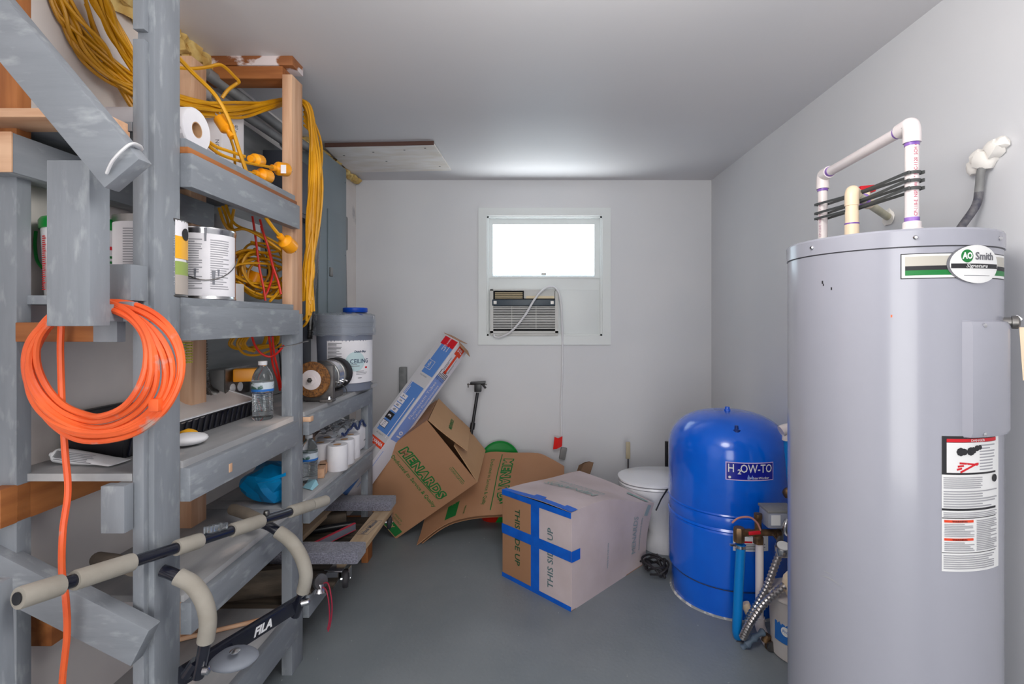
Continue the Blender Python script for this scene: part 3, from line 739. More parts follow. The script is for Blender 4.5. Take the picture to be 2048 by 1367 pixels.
# tangled cords on shelf 2 and below it
S = []
for i in range(13):
    c0 = P(rr.uniform(495, 545), rr.uniform(520, 560), rr.uniform(1.9, 2.05)); q = []
    ra, rb, ph, tl = rr.uniform(.05, .12), rr.uniform(.04, .1), rr.uniform(0, 6.3), rr.uniform(-.6, .6)
    for j in range(9):
        t = ph + j * .72; q.append(c0 + V((ra * .6 * math.cos(t), ra * math.cos(t) + tl * .05, rb * math.sin(t) + rr.uniform(-.012, .012))))
    S.append([V((max(XL + .02, min(p.x, -.96)), p.y, max(p.z, 1.42))) for p in q])
cordthing('tangled_cord', 'snarl of yellow cord on the second shelf right of the paint cans', S, .0048, YEL)
for k_, (px, py, Y) in enumerate(((487, 515, 1.98), (508, 560, 1.95))):
    t = thing('work_light', ['small yellow lamp holder at the top of the cord snarl', 'small yellow lamp holder resting on the low white box'][k_], 'lamp', tuple(P(px, py, Y)))
    build('holder', MB().lathe([(.012, -.03), (.022, -.025), (.026, .02), (.024, .028), (0, .028)], P(px, py, Y), (.1, .2, -1 if k_ == 0 else .6), 14), YELP, t)
S = [[P(438, 415, 1.75), P(448, 445, 1.76), P(462, 460, 1.78), P(490, 458, 1.82), P(530, 478, 1.88), P(562, 500, 1.92)],
     [P(445, 412, 1.8), P(455, 440, 1.8), P(458, 462, 1.79), P(452, 480, 1.78)], [P(452, 410, 1.8), P(470, 448, 1.8), P(520, 468, 1.88), P(566, 492, 1.95)],
     [P(468, 418, 1.8), P(463, 450, 1.8), P(470, 470, 1.8), P(462, 490, 1.8)]]
cordthing('extension_cord', 'yellow cords slanting down from under the top shelf toward middle post', S, CR, YEL)
S = [[P(475, 562, 1.85), P(500, 580, 1.87), P(530, 592, 1.9), P(560, 590, 1.93), P(568, 570, 1.95)], [P(540, 602, 1.85), P(555, 585, 1.9), P(568, 560, 1.95)], [P(520, 568, 1.9), P(548, 575, 1.93), P(568, 568, 1.95)]]
cordthing('extension_cord', 'flat yellow cord curving along the back of the second shelf', [[V((p.x, p.y, max(p.z, 1.417))) for p in s_] for s_ in S], CR, YEL)
rd = [[P(505, 432, 1.86), P(512, 480, 1.88), P(518, 530, 1.88), P(527, 575, 1.88), P(531, 601, 1.88)],
      [P(520, 438, 1.88), P(530, 475, 1.9), P(543, 515, 1.9), P(546, 545, 1.9), P(538, 575, 1.9), P(530, 592, 1.89)],
      [P(522, 452, 1.86), P(535, 490, 1.87), P(545, 530, 1.88), P(556, 562, 1.88), P(562, 588, 1.88)]]
cordthing('red_extension_cord', 'bright red twisted cord hanging in front of the tangled yellow cord', rd, .0042, REDC)
rd = [[P(504, 672, 1.84), P(510, 690, 1.86), P(522, 706, 1.88), P(540, 713, 1.9), P(555, 705, 1.9), P(568, 690, 1.9)], [P(538, 672, 1.9), P(542, 700, 1.92), P(546, 730, 1.94), P(556, 760, 1.96), P(560, 780, 1.98)], [P(545, 672, 1.9), P(549, 710, 1.92), P(557, 745, 1.95), P(563, 775, 1.98)]]
cordthing('red_extension_cord', 'bright red cord loops hanging below the second shelf by the post', rd, .0042, REDC)
S = []
for i in range(7):
    x0_, x1_ = rr.uniform(455, 500), rr.uniform(525, 565); dp = rr.uniform(692, 708)
    S.append([P(x0_, 672, 1.92), P(x0_ - 8, 688, 1.92), P(x0_ + 8, dp, 1.93), P((x0_ + x1_) / 2, dp - 2 + rr.uniform(-8, 2), 1.95), P(x1_, 688, 1.97), P(x1_ + 6, 672, 1.99)])
cordthing('tangled_cord', 'yellow cord loops sagging beneath the second shelf above the water bottle', S, .0048, YEL)
cordthing('grey_wire', 'thin grey wire strung around the middle post beside the paint bucket', [[P(560, 694, 1.87), P(585, 690, 1.88), P(606, 684, 1.90), P(616, 682, 2.02)]], .0022, STEEL)
cordthing('black_cable', 'thin dark cable hanging behind the red cord', [[P(524, 470, 2.1), P(532, 500, 2.1), P(535, 540, 2.1), P(533, 590, 2.1)], [P(553, 676, 2.0), P(560, 715, 2.0), P(562, 760, 2.02)]], .003, RUBBER)

# big orange cord coil hanging from the block
S = []
cc = P(197, 722, 1.108)
for i in range(7):
    q = []; ra = .168 - .0065 * i + rr.uniform(-.004, .004); rb = .155 - .005 * i; ox = rr.uniform(-.008, .008); oz = .012 * (i - 3) * .8
    for j in range(14):
        t = 2 * math.pi * j / 14; yy = 1.108 + .007 * math.sin(t * 2 + i) - .006 * (i - 3) * (math.cos(t) > 0.2)
        q.append(V((cc.x + ox + ra * math.cos(t) * (1 + .02 * math.sin(3 * t + i)), yy + (.012 if math.sin(t) > .75 else 0) * 0, cc.z - .012 + oz * .4 + rb * math.sin(t) * (1.0 + .04 * math.sin(2 * t + i * 1.3)))))
    q = spline(q, 5, closed=True)
    S.append(q)
oc = thing('orange_extension_cord', 'orange extension cord coiled in a ring behind the hanging block', 'cord', tuple(cc - V((0, 0, .17))))
for q in S: build('cable_loop', MB().tube(q, .0068, 8, closed=True), ORC, oc)
mb = MB().tube(spline([P(112, 632, 1.10), P(122, 642, 1.12), P(121, 700, 1.125), P(124, 800, 1.125), P(130, 900, 1.115), P(136, 980, 1.11), P(126, 1060, 1.09), P(124, 1140, 1.085), P(132, 1200, 1.085), P(134, 1270, 1.09), P(124, 1380, 1.09), P(130, 1500, 1.09), P(150, 1700, 1.12)], 7), .0066, 8)
build('hanging_tail', mb, ORC, oc)
build('plug_body', MB().box(X(302, 1.11), X(323, 1.11), 1.10, 1.122, Z(822, 1.11), Z(796, 1.11), .004), ORC, oc)

# shelf 3 contents
tray = thing('paint_tray', 'black plastic paint tray crusted with dried white paint', 'paint tray', (-1.15, 1.65, .985))
y0, y1, x0, x1 = 1.30, 1.93, -1.235, -1.06
def lean(m_):
    for v in m_.v: v.z += .055 * max(0, (x1 - v.x) / (x1 - x0)) * min(1, max(0, (v.z - .984) / .05))
    return m_
G = []
for i in range(10):
    y = y0 + (y1 - y0) * i / 9; row = []
    for j in range(9):
        x = x0 + (x1 - x0) * j / 8
        e = min(j, 8 - j) / 1.2; f = min(i, 9 - i) / 1.0; dpt = min(1, e, f)
        row.append((x, y, 1.045 - dpt * (.018 + .030 * (i / 9.0 < .5) )))
    G.append(row)
build('dried_paint_lining', lean(MB().sheet(G, .002)), M('dried_white_paint', (226, 218, 214), .5, c2=(208, 200, 198), ns=6, bump=.2, bs=20), tray)
mb = MB()
mb.box(x0 + .015, x1 - .012, y0 + .015, y1 - .015, .986, .992)
mb.prism([(x1 - .002, y0, 1.043), (x1 - .002, y1, 1.043), (x1 - .014, y1 - .012, .986), (x1 - .014, y0 + .012, .986)], (-.003, 0, 0))
mb.prism([(x0 + .002, y0, 1.043), (x0 + .002, y1, 1.043), (x0 + .014, y1 - .012, .986), (x0 + .014, y0 + .012, .986)], (.003, 0, 0))
mb.prism([(x0, y0, 1.043), (x1, y0, 1.043), (x1 - .012, y0 + .014, .986), (x0 + .012, y0 + .014, .986)], (0, .003, 0))
mb.prism([(x0, y1, 1.043), (x1, y1, 1.043), (x1 - .012, y1 - .014, .986), (x0 + .012, y1 - .014, .986)], (0, -.003, 0))
mb.box(x0 - .004, x1 + .004, y0 - .004, y0 + .003, 1.040, 1.046).box(x0 - .004, x1 + .004, y1 - .003, y1 + .004, 1.040, 1.046).box(x1 - .003, x1 + .004, y0, y1, 1.040, 1.046).box(x0 - .004, x0 + .003, y0, y1, 1.040, 1.046)
lean(mb); build('tray_shell', mb, BLACK, tray)
rm_ = MB().box(x1 - .004, x1 + .0045, y0, y1, 1.0445, 1.0475).box(x0, x1, y0 - .004, y0 + .004, 1.0445, 1.0475).box(x0, x1, y1 - .004, y1 + .004, 1.0445, 1.0475)
build('white_rim', lean(rm_), WHITE, tray)
mb = MB()
for i in range(20):
    y = y0 + .03 + i * (y1 - y0 - .06) / 19; mb.obox((x1 - .006, y, 1.013), V((0, 1, 0)), V((.2, 0, .98)), V((.98, 0, -.2)), .004, .025, .002)
lean(mb); o_ = build('side_ribs', mb, NAVY, tray); o_['kind'] = 'stuff'

def bottle(name, label, c, r, h, lab=BLUEL):
    t = thing(name, label, 'water bottle', c); pr = [(r * .8, 0), (r * .95, .006)]
    n = 15
    for i in range(n):
        z = .012 + (h * .46 - .012) * i / n; pr += [(r * .97, z), (r * .88, z + .004)]
    pr += [(r, h * .47), (r, h * .65), (r * .98, h * .68), (r * .9, h * .75), (r * .7, h * .83), (r * .45, h * .89), (r * .36, h * .92), (r * .36, h * .95)]
    build('bottle_shell', MB().lathe(pr, c, seg=28), GLASSY, t)
    build('label_band', MB().lathe([(r + .0008, h * .49), (r + .0008, h * .53)], c, seg=28), lab, t)
    build('label_band', MB().lathe([(r + .0007, h * .53), (r + .0007, h * .645)], c, seg=28), M('bottle_label_print', (196, 206, 214), .4, c2=(60, 96, 84), ns=26, stretch=(1, 1, 2.2), lo=.5, hi=.56), t)
    build('cap', MB().lathe([(r * .40, h * .93), (r * .42, h * .935), (r * .42, h * .995), (r * .38, h), (0, h)], c, seg=20), WHITE, t)
    return t
bottle('water_bottle', 'clear water bottle with blue banded label on the third shelf', (-.992, 1.845, .985), .037, .215)
bottle('water_bottle', 'clear water bottle with light blue label on the fourth shelf behind post', (-.975, 2.19, .635), .037, .215)
# white scraper-like tool with yellow part
wt = thing('white_caulk_tool', 'rounded white plastic tool lying beside the paint tray', 'tool', (-.995, 1.47, .985))
m2 = MB(); m2.merge(blob((-.995, 1.455, 1.005), (.042, .05, .019), 3, .12, sub=3, f=2)); build('handle', m2, WHITE, wt)
build('yellow_tip', MB().merge(blob((-1.03, 1.50, 1.012), (.026, .018, .012), 5, .3)), FLOWER, wt)
# squeezed caulk tube
ct = thing('squeeze_tube', 'white squeeze tube with flat crimped end lying on the third shelf', 'tube', (-1.13, 1.29, .985))
a = V((-1.225, 1.275, 1.008)); pr = []
ax_ = (V((-1.04, 1.26, .992)) - a).normalized(); side = ax_.cross(V((0, 0, 1))).normalized(); up = side.cross(ax_)
secs = [(0, .006, .006), (.015, .006, .006), (.02, .020, .018), (.05, .022, .019), (.10, .026, .015), (.15, .030, .007), (.19, .033, .002)]
vs = []; fs = []; sg = 16
for (h_, w_, t2) in secs:
    for k_ in range(sg):
        an = 2 * math.pi * k_ / sg; vs.append(a + ax_ * h_ + side * (w_ * math.cos(an)) + up * (t2 * math.sin(an)))
for i in range(len(secs) - 1):
    for k_ in range(sg):
        l = (k_ + 1) % sg; fs.append((i * sg + k_, i * sg + l, (i + 1) * sg + l, (i + 1) * sg + k_))
fs += [tuple(range(sg - 1, -1, -1)), tuple((len(secs) - 1) * sg + k_ for k_ in range(sg))]
build('tube_body', MB().add(vs, fs), WHITE, ct)
m2 = lines2(-.05, .05, -.012, .012, 6, .0004, .4, 4); build('fine_print', onplane(m2, a + ax_ * .09 + side * -.0 + V((0, -.024, .008)), ax_, V((0, .6, .8)), .002), INKG, ct)
m2 = MB()
for i in range(9): m2.merge(rect2(-.012 + i * .0028, -.012 + i * .0028 + (.0016 if i % 2 else .001), -.009, .009, .0004))
build('barcode', onplane(m2, a + ax_ * .045 + V((0, -.0205, .010)), ax_, V((0, .6, .8)), .002), INK, ct)
# bench grinder
gr = thing('bench_grinder', 'electric bench grinder with wire wheel on the third shelf', 'bench grinder', (-.96, 2.3, .985))
gx, gz = -.968, 1.088
build('motor_body', MB().lathe([(.045, 0), (.066, .006), (.070, .02), (.070, .05), (.074, .052), (.074, .062), (.070, .064), (.070, .125), (.074, .127), (.074, .137), (.070, .139), (.068, .17), (.058, .19), (.035, .20), (.03, .215)], (gx, 2.275, gz), (0, 1, 0), 36), STEEL, gr)
build('chrome_band', MB().lathe([(.0715, .068), (.0715, .122)], (gx, 2.275, gz), (0, 1, 0), 36), CHROME, gr)
build('end_cap', MB().lathe([(.075, .175), (.078, .18), (.078, .215), (.06, .225), (0, .225)], (gx, 2.275, gz), (0, 1, 0), 30), RUBBER, gr)
build('wire_wheel', MB().lathe([(.040, 0), (.076, .002), (.080, .012), (.076, .022), (.040, .024)], (gx, 2.195, gz), (0, 1, 0), 48), RUSTB, gr)
build('wheel_hub', MB().lathe([(.012, -.012), (.012, -.004), (.022, -.004), (.023, -.001), (.044, .0), (.045, .010)], (gx, 2.195, gz), (0, 1, 0), 30), PVC, gr)
build('hub_nut', MB().lathe([(.006, -.028), (.006, -.016), (.011, -.016), (.011, -.008)], (gx, 2.195, gz), (0, 1, 0), 6), STEEL, gr)
mb = MB().box(gx - .05, gx + .082, 2.232, 2.262, .985 + .004, 1.15, .01)
build('wheel_guard', mb, CASTG, gr)
build('base_foot', MB().box(gx - .05, gx + .05, 2.24, 2.44, .985, 1.015, .006), CASTG, gr)
build('base_foot', MB().box(gx + .03, gx + .085, 2.21, 2.26, .985, 1.0, .005), CASTG, gr)
for (dx, dy) in ((.07, 2.22), ):
    build('foot_bolt', MB().lathe([(.012, 0), (.012, .004), (.007, .004), (.007, .012), (0, .012)], (gx + dx, dy, 1.0), (0, 0, 1), 8), CHROME, gr)
for i in range(3):
    build('housing_screw', MB().lathe([(.006, 0), (.006, .012), (0, .013)], (gx + .066, 2.33 + i * .045, gz - .028), (1, 0, -.4), 8), CHROME, gr)
build('spring_wire', MB().tube(spline([(gx + .05, 2.42, gz - .05), (gx + .062, 2.44, gz - .07), (gx + .06, 2.46, gz - .098)], 5), .002, 6), STEEL, gr)
# grey five gallon bucket
bk = thing('paint_bucket', 'large grey ceiling paint bucket wrapped in clear film at shelf end', 'paint bucket', (-.99, 2.64, .985))
c = (-.988, 2.648, .985); x, y, z = c; r0 = .136
build('bucket_body', MB().lathe([(.126, 0), (.130, .004), (r0 + .004, .29), (r0 + .008, .292), (r0 + .008, .297), (r0 + .005, .299), (r0 + .006, .33), (r0 + .010, .332), (r0 + .010, .337), (r0 + .006, .339), (r0 + .007, .375)], c, seg=48), BUCKG, bk)
build('lid', MB().lathe([(r0 + .012, .352), (r0 + .014, .356), (r0 + .014, .385), (r0 + .008, .390), (r0 - .006, .386), (0, .384)], c, seg=48), BUCKG, bk)
pl, yl = hit(x, y, r0, 654); prt, _ = hit(x, y, r0, 746)
pm_ = (pl + prt) / 2; wd = (prt - pl) * r0
build('paper_label', oncyl(rect2(-wd / 2, wd / 2, .045, .262, .0008, 20), x, y, r0 + .002, pm_, z), PAPER, bk)
build('fine_print', oncyl(lines2(-wd / 2 + .006, -wd / 2 + .075, .08, .252, 26, .0004, .45, 3), x, y, r0 + .002, pm_, z, .0022), INKG, bk)
phc, _ = hit(x, y, r0, 719); tx = (phc - pm_) * r0
build('label_disc', oncyl(MB().merge(disc2(.05, .05), Matrix.Translation((tx - .022, .155, 0))), x, y, r0 + .002, pm_, z, .0022), M('pale_teal_print', (190, 212, 216), .6), bk)
tm = MB()
tm.merge(text('CEILING', .031, .0005, .0003, xs=.9), Matrix.Translation((tx, .155, .0)))
tm.merge(text('Dutch Boy', .015, .0005, .0004, .2), Matrix.Translation((tx + .002, .205, .0)))
build('lettering', oncyl(tm, x, y, r0 + .002, pm_, z, .0034), M('navy_ink', (44, 66, 96), .6), bk)
tm = MB(); tm.merge(lines2(tx - .045, tx + .0, .128, .143, 2, .0004, .4, 5)); tm.merge(lines2(tx - .02, tx + .045, .085, .108, 3, .0004, .25, 6)); tm.merge(lines2(tx - .01, tx + .02, .065, .075, 1, .0004, .4, 6))
build('fine_print', oncyl(tm, x, y, r0 + .002, pm_, z, .0034), INKG, bk)
build('red_logo', oncyl(rect2(tx + .032, tx + .046, .118, .126, .0006, 2), x, y, r0 + .002, pm_, z, .0026), RED, bk)
# film
vs = []; G = []
for (rad, h_) in ((.02, .402), (.08, .400), (.13, .398), (.152, .392), (.157, .365), (.152, .33), (.156, .30), (.153, .287)):
    row = []
    for i in range(65):
        a = 2 * math.pi * i / 64; nz = noise.noise(V((math.cos(a) * 3, math.sin(a) * 3, h_ * 18))); n2 = noise.noise(V((math.cos(a) * 9, math.sin(a) * 9, h_ * 40)))
        q_ = rad * (1 + .02 * nz + .012 * n2)
        row.append((x + q_ * math.cos(a), y + q_ * math.sin(a), z + h_ + (.008 * nz + .006 * n2)))
    G.append(row)
build('clear_film_cover', MB().sheet(G, .0004), WRAP, bk)
bl = thing('blue_tray', 'flat royal blue plastic dish on top of the grey bucket', 'dish', (-.95, 2.70, 1.387))
build('dish_body', MB().lathe([(.062, 0), (.064, .003), (.064, .022), (.060, .026), (0, .026)], (-.955, 2.71, 1.392), seg=32), BLUELID, bl)
# toilet paper
rolls = [(-.932, 2.40, 'front toilet paper roll nearest the shelf edge'), (-1.030, 2.44, 'toilet paper roll behind left of the front roll'), (-1.04, 2.545, 'third toilet paper roll, partly hidden deep on the shelf'),
         (-.938, 2.505, 'toilet paper roll directly behind the front roll'), (-.945, 2.61, 'toilet paper roll next to the wrapped pack')]
tp0 = thing('toilet_paper_roll', 'white ' + rolls[0][2], 'toilet paper', (rolls[0][0], rolls[0][1], .635), group='toilet paper rolls on the fourth shelf')
c = (rolls[0][0], rolls[0][1], .635)
build('paper', MB().lathe([(.019, .001), (.046, 0), (.048, .003), (.048, .117), (.046, .12), (.019, .12), (.019, .001)], c, seg=36), PAPER, tp0)
build('cardboard_core', MB().lathe([(.019, .001), (.019, .1195), (.0172, .1195), (.0172, .001), (.019, .001)], c, seg=24), CARDL, tp0)
for (x_, y_, l_) in rolls[1:]:
    clone(tp0, (x_ - c[0], y_ - c[1], 0), 'white ' + l_)
wp = thing('wrapped_tissue_pack', 'white film-wrapped tissue pack at the far end of fourth shelf', 'tissue pack', (-1.0, 2.76, .635))
m2 = MB(); m2.merge(blob((-.998, 2.755, .706), (.075, .078, .072), 8, .0, sub=3)); 
vs = []
for v in m2.v:
    d = v - V((-.998, 2.755, .706)); f_ = lambda u, s_: s_ * (1 if u > 0 else -1) * abs(u / s_) ** .35
    vs.append(V((-.998 + f_(d.x, .075), 2.755 + f_(d.y, .078), .708 + f_(d.z, .072))))
m2.v = vs; build('pack_body', m2, PAPER, wp)
build('lettering', onplane(text('1-800-443', .012, .0004), (-.9225, 2.77, .69), (0, 1, 0), (0, 0, 1), .001), INKG, wp)
wr = MB(); G = []
for i in range(13):
    row = []
    for j in range(13):
        u, v = i / 12 - .5, j / 12 - .5; row.append((-1.02 + u * .2, 2.60 + v * .34, .79 + .035 * noise.noise(V((u * 7, v * 9, 2))) + .012 * noise.noise(V((u * 20, v * 22, 5))) - .06 * (u * u + v * v) + .022))
    G.append(row)
wr.sheet(G, .0006)
cf = thing('crumpled_film_bag', 'crumpled clear plastic bag with dark blue edge on the tissue rolls', 'plastic bag', (-1.0, 2.6, .76))
build('film', wr, WRAP, cf)
rim = [V(G[12][j]) + V((0, 0, .002)) for j in range(13)]
build('blue_edge', MB().tube(spline(rim, 3), [.006 + .004 * abs(noise.noise(V((i * .7, 0, 0)))) for i in range(37)], 6), M('navy_film_print', (40, 54, 96), .3), cf)
# wood scraps
for k_, (x_, y_, l_) in enumerate(((-.968, 2.30, 'small pine offcut block lying before the toilet paper'), (-.985, 2.37, 'second pine offcut leaning behind the front offcut'))):
    solo('wood_offcut', MB().obox((x_, y_, .657), V((.96, .28, 0)), V((-.28, .96, 0)), V((0, 0, 1)), .018, .045, .0205, .001), RAW['y'], l_, 'wood block')
# blue bag
bb = blob((-1.03, 1.985, .712), (.10, .095, .078), 17, .30, sub=3, f=3.2)
for v in bb.v:
    if v.z < .637: v.z = .637
bb.v = [v if v.y < 1.0 else v for v in bb.v]
BG = thing('blue_plastic_bag', 'crumpled cyan blue plastic bag on the fourth shelf', 'plastic bag', (-1.03, 1.95, .636))
build('bag_body', bb, BAGBLUE, BG, smooth=14)
build('bag_fold', MB().sheet([[P(510, 962, 1.83), P(540, 957, 1.82), P(572, 945, 1.84)], [P(516, 966, 1.82), P(542, 962, 1.81), P(572, 951, 1.83)]], .002), BAGBLUE, BG)
solo('paper_scrap', MB().sheet([[(-.975, 2.13, .637), (-.93, 2.10, .64), (-.92, 2.10, .637)], [(-.97, 2.18, .655), (-.935, 2.17, .66), (-.92, 2.16, .64)]], .001), M('aqua_print', (150, 200, 214), .6), 'small aqua printed paper scrap below the shelf bottle', 'paper')
# nail brush on the stud
nb = thing('scrub_brush', 'white scrub brush with yellow bristles hung by first post', 'brush', (-1.05, 1.5, 1.27))
b0 = P(356, 705, 1.45)
build('brush_back', MB().obox(b0, V((1, 0, 0)), V((0, 1, 0)), V((0, 0, 1)), .012, .02, .03, .005), WHITE, nb)
mb = MB()
for i in range(8):
    for j in range(4):
        o = b0 + V((.012, -.015 + j * .01, -.028 + i * .008)); mb.tube([o, o + V((.02, 0, 0))], .0022, 5)
o_ = build('bristles', mb, M('yellow_bristles', (214, 206, 90), .7), nb); o_['kind'] = 'stuff'

# ------------------------------------------------------------------ padded pull-up bar
fb = thing('pull_up_bar', 'doorway pull-up bar with beige foam grips on the fourth shelf', 'exercise bar', tuple(P(300, 1200, 1.2)))
A_, B_ = P(36, 1196, .93), P(652, 1000, 1.80)
f_ = lambda t: A_ + (B_ - A_) * t
def pos(px):
    # parameter of the bar point seen in column px
    lo_, hi_ = 0., 1.
    for _ in range(40):
        m_ = (lo_ + hi_) / 2; p = f_(m_)
        if 1063 + p.x / p.y * 1000 < px: lo_ = m_
        else: hi_ = m_
    return lo_
build('steel_tube', MB().tube([f_(.01), f_(.99)], .0135, 14), NAVY, fb)
for (a0, a1, rad) in ((30, 122, .0205), (148, 264, .0200), (352, 400, .0195), (463, 523, .0195), (580, 622, .0195), (623, 652, .0185)):
    ta, tb2 = pos(a0), pos(a1); d = (B_ - A_).normalized(); L = (f_(tb2) - f_(ta)).length
    mb = MB().lathe([(rad * .55, 0), (rad * .96, .0), (rad, .004), (rad, L - .004), (rad * .96, L), (rad * .55, L)], f_(ta), d, 20)
    build('foam_grip', mb, FOAMPAD, fb)
build('end_cap', MB().lathe([(.0115, 0), (.0115, .002), (0, .002)], f_(pos(30)) - (B_ - A_).normalized() * .001, (A_ - B_).normalized(), 16), BLACK, fb)
for px in (424, 440):
    c_ = f_(pos(px)) + V((0, 0, .02)); build('clear_clamp', MB().obox(c_, (B_ - A_).normalized(), V((0, 0, 1)), V((1, 0, 0)), .014, .010, .012, .003), GLASSY, fb)
for px in (533,):
    build('thumb_knob', MB().lathe([(.008, 0), (.010, .004), (.008, .014), (0, .015)], f_(pos(px)) + V((0, 0, .012)), (0, 0, 1), 10), STEEL, fb)
# rear stub handles
for (q0, q1, Yr) in (((268, 1135), (196, 1118), 1.25), ((520, 1040), (466, 1018), 1.66)):
    p0 = P(q0[0], q0[1], Yr - .02); p1 = P(q1[0], q1[1], Yr + .09)
    build('stub_grip', MB().tube([p0, (p0 + p1) / 2 + V((0, 0, .004)), p1], .019, 16), M('worn_foam_brown', (132, 122, 110), .85, c2=(112, 102, 92), ns=8) if q0[0] == 268 else bpy.data.materials['worn_foam_brown'], fb)
# curved padded handles
def hook(pts_pad, pts_a, pts_b, r):
    build('curved_grip', MB().tube(spline(pts_pad, 6), r, 16), FOAMPAD, fb)
    build('handle_tube', MB().tube(spline(pts_a, 4), r * .72, 12), NAVY, fb)
    build('handle_tube', MB().tube(spline(pts_b, 4), r * .72, 12), NAVY, fb)
hook([P(356, 1152, 1.22), P(385, 1168, 1.22), P(407, 1200, 1.22), P(416, 1240, 1.22), P(411, 1280, 1.225)], [P(325, 1140, 1.22), P(340, 1145, 1.22), P(360, 1154, 1.22)], [P(411, 1278, 1.225), P(405, 1310, 1.23), P(396, 1352, 1.235)], .0195)
hook([P(556, 1062, 1.60), P(582, 1082, 1.595), P(602, 1112, 1.59), P(612, 1148, 1.59), P(606, 1182, 1.595)], [P(524, 1046, 1.60), P(540, 1052, 1.60), P(560, 1065, 1.60)], [P(606, 1180, 1.595), P(600, 1202, 1.60), P(590, 1230, 1.605)], .0205)
a, b = P(362, 1352, 1.25), P(597, 1205, 1.615); d = (b - a).normalized(); upv = (V((0, 0, 1)) - d * d.z).normalized(); nrm = d.cross(upv)
build('lower_flat_bar', MB().beam(a, b, .042, .024, (0, 0, 1), .003), NAVY, fb)
nn = nrm if nrm.y < 0 or nrm.x > 0 else -nrm
if (V((0, 0, 1.35)) - (a + b) / 2).dot(nrm) < 0: nn = -nrm
else: nn = nrm
tt = text('FILA', .034, .0008, .0012, .25)
xd = d if nn.dot(d.cross(upv)) > 0 else -d
build('lettering', onplane(tt, a + d * .235 * 1.0 + nn * .0125, d if d.cross(upv).dot(nn) > 0 else -d, upv, .0008), WHITE, fb)
build('grip_end', MB().tube([P(372, 1350, 1.23), P(392, 1322, 1.23)], .013, 12), NAVY, fb)
build('wing_bolt', MB().lathe([(.006, 0), (.010, .004), (.010, .016), (.004, .02), (0, .02)], P(404, 1340, 1.225), (1, 0, 0), 10), CHROME, fb)
build('wing_bolt', MB().lathe([(.006, 0), (.010, .004), (.010, .026), (.004, .03), (0, .03)], P(600, 1206, 1.58), (1, .3, .1), 10), CHROME, fb)
mb = MB().merge(blob(P(468, 1316, 1.33), (.062, .05, .018), 3, .05, sub=3))
build('door_pad', mb, M('grey_rubber_pad', (136, 142, 152), .6, c2=(110, 114, 124), ns=6), fb)
build('pad_washer', MB().lathe([(.012, 0), (.013, .003), (.005, .008), (0, .008)], P(470, 1312, 1.31) + V((0, 0, .012)), (0, 0, 1), 12), CHROME, fb)

# furniture dolly and bits on the bottom shelf
dl = thing('furniture_dolly', 'four-wheeled furniture dolly with grey carpeted ends jutting from bottom shelf', 'dolly', (-.95, 2.45, .256))
build('carpeted_board', MB().box(-1.17, -.722, 2.075, 2.19, .335, .384, .010), CARPET, dl)
build('carpeted_board', MB().box(-1.17, -.748, 2.655, 2.772, .335, .384, .010), CARPET, dl)
DWOOD = M('dolly_rail_wood', (196, 172, 142), .6, c2=(172, 146, 116), ns=2.2, stretch=grain('y', 10), bump=.1, bs=12)
build('side_rail', MB().box(-.835, -.750, 2.14, 2.70, .312, .336, .002), DWOOD, dl)
build('side_rail', MB().box(-1.16, -1.075, 2.14, 2.70, .312, .336, .002), DWOOD, dl)
build('stamp', onplane(text('Haul Master', .032, .0004, .0006, .25), (-.793, 2.45, .3365), (.12, 1, 0), (-1, .12, 0), .0004), INKG, dl)
build('stamp', onplane(MB().merge(rect2(-.085, .085, -.028, -.0265, .0004)).merge(rect2(-.085, .085, .0265, .028, .0004)).merge(rect2(-.085, -.0835, -.028, .028, .0004)).merge(rect2(.0835, .085, -.028, .028, .0004)), (-.793, 2.45, .3365), (.12, 1, 0), (-1, .12, 0), .0004), INKG, dl)
for (x_, y_, dz) in ((-.815, 2.10, 0), (-1.12, 2.10, 0), (-.80, 2.69, 0), (-1.12, 2.69, 0)):
    w_ = build('caster_wheel', MB().lathe([(.012, -.012), (.034, -.011), (.037, -.006), (.037, .006), (.034, .011), (.012, .012)], (x_ + .03, y_ + .01, .262), (.9, .3, 0), 24), RUBBER, dl)
    build('axle', MB().lathe([(.007, -.02), (.007, .02)], (x_ + .03, y_ + .01, .262), (.9, .3, 0), 8), CHROME, w_)
    build('caster_fork', MB().box(x_ - .03, x_ + .03, y_ - .03, y_ + .03, .306, .312, .001).box(x_ + .005, x_ + .009, y_ - .012, y_ + .018, .258, .307).box(x_ + .046, x_ + .050, y_ - .0, y_ + .028, .258, .307), CHROME, dl)
cs = thing('loose_caster', 'shiny zinc swivel caster on the dark plank beside the curved handle', 'caster', (-.86, 2.05, .256))
c0 = P(637, 1130, 1.98)
c0 = V((-.85, 2.01, .30))
build('wheel', MB().lathe([(.01, -.01), (.028, -.010), (.030, -.005), (.030, .005), (.028, .010), (.01, .01)], c0, (.7, -.5, .3), 20), STEEL, cs)
build('fork', MB().lathe([(.026, -.035), (.030, -.03), (.020, -.018), (.016, .0)], c0 + V((.0, 0, -.006)), (.1, .1, 1), 16), CHROME, cs)
lum2 = MB().box(-1.15, -.82, 1.93, 2.05, .2565, .268, .002)
lum2 = MB().obox((-.98, 2.045, .263), V((1, .05, 0)).normalized(), V((-.05, 1, 0)).normalized(), V((0, 0, 1)), .17, .05, .006, .001)
solo('plank_offcut', lum2, DARKW, 'rough dark plank offcut lying under the near end of the dolly', 'plank')
lw = thing('spirit_level', 'small grey level with red edges lying inside the dolly frame', 'level', (-1.0, 2.4, .256))
lv = MB().beam((-1.04, 2.33, .285), (-.90, 2.55, .300), .030, .012, (0, 0, 1), .002); build('level_body', lv, M('level_grey', (110, 112, 124), .4), lw)
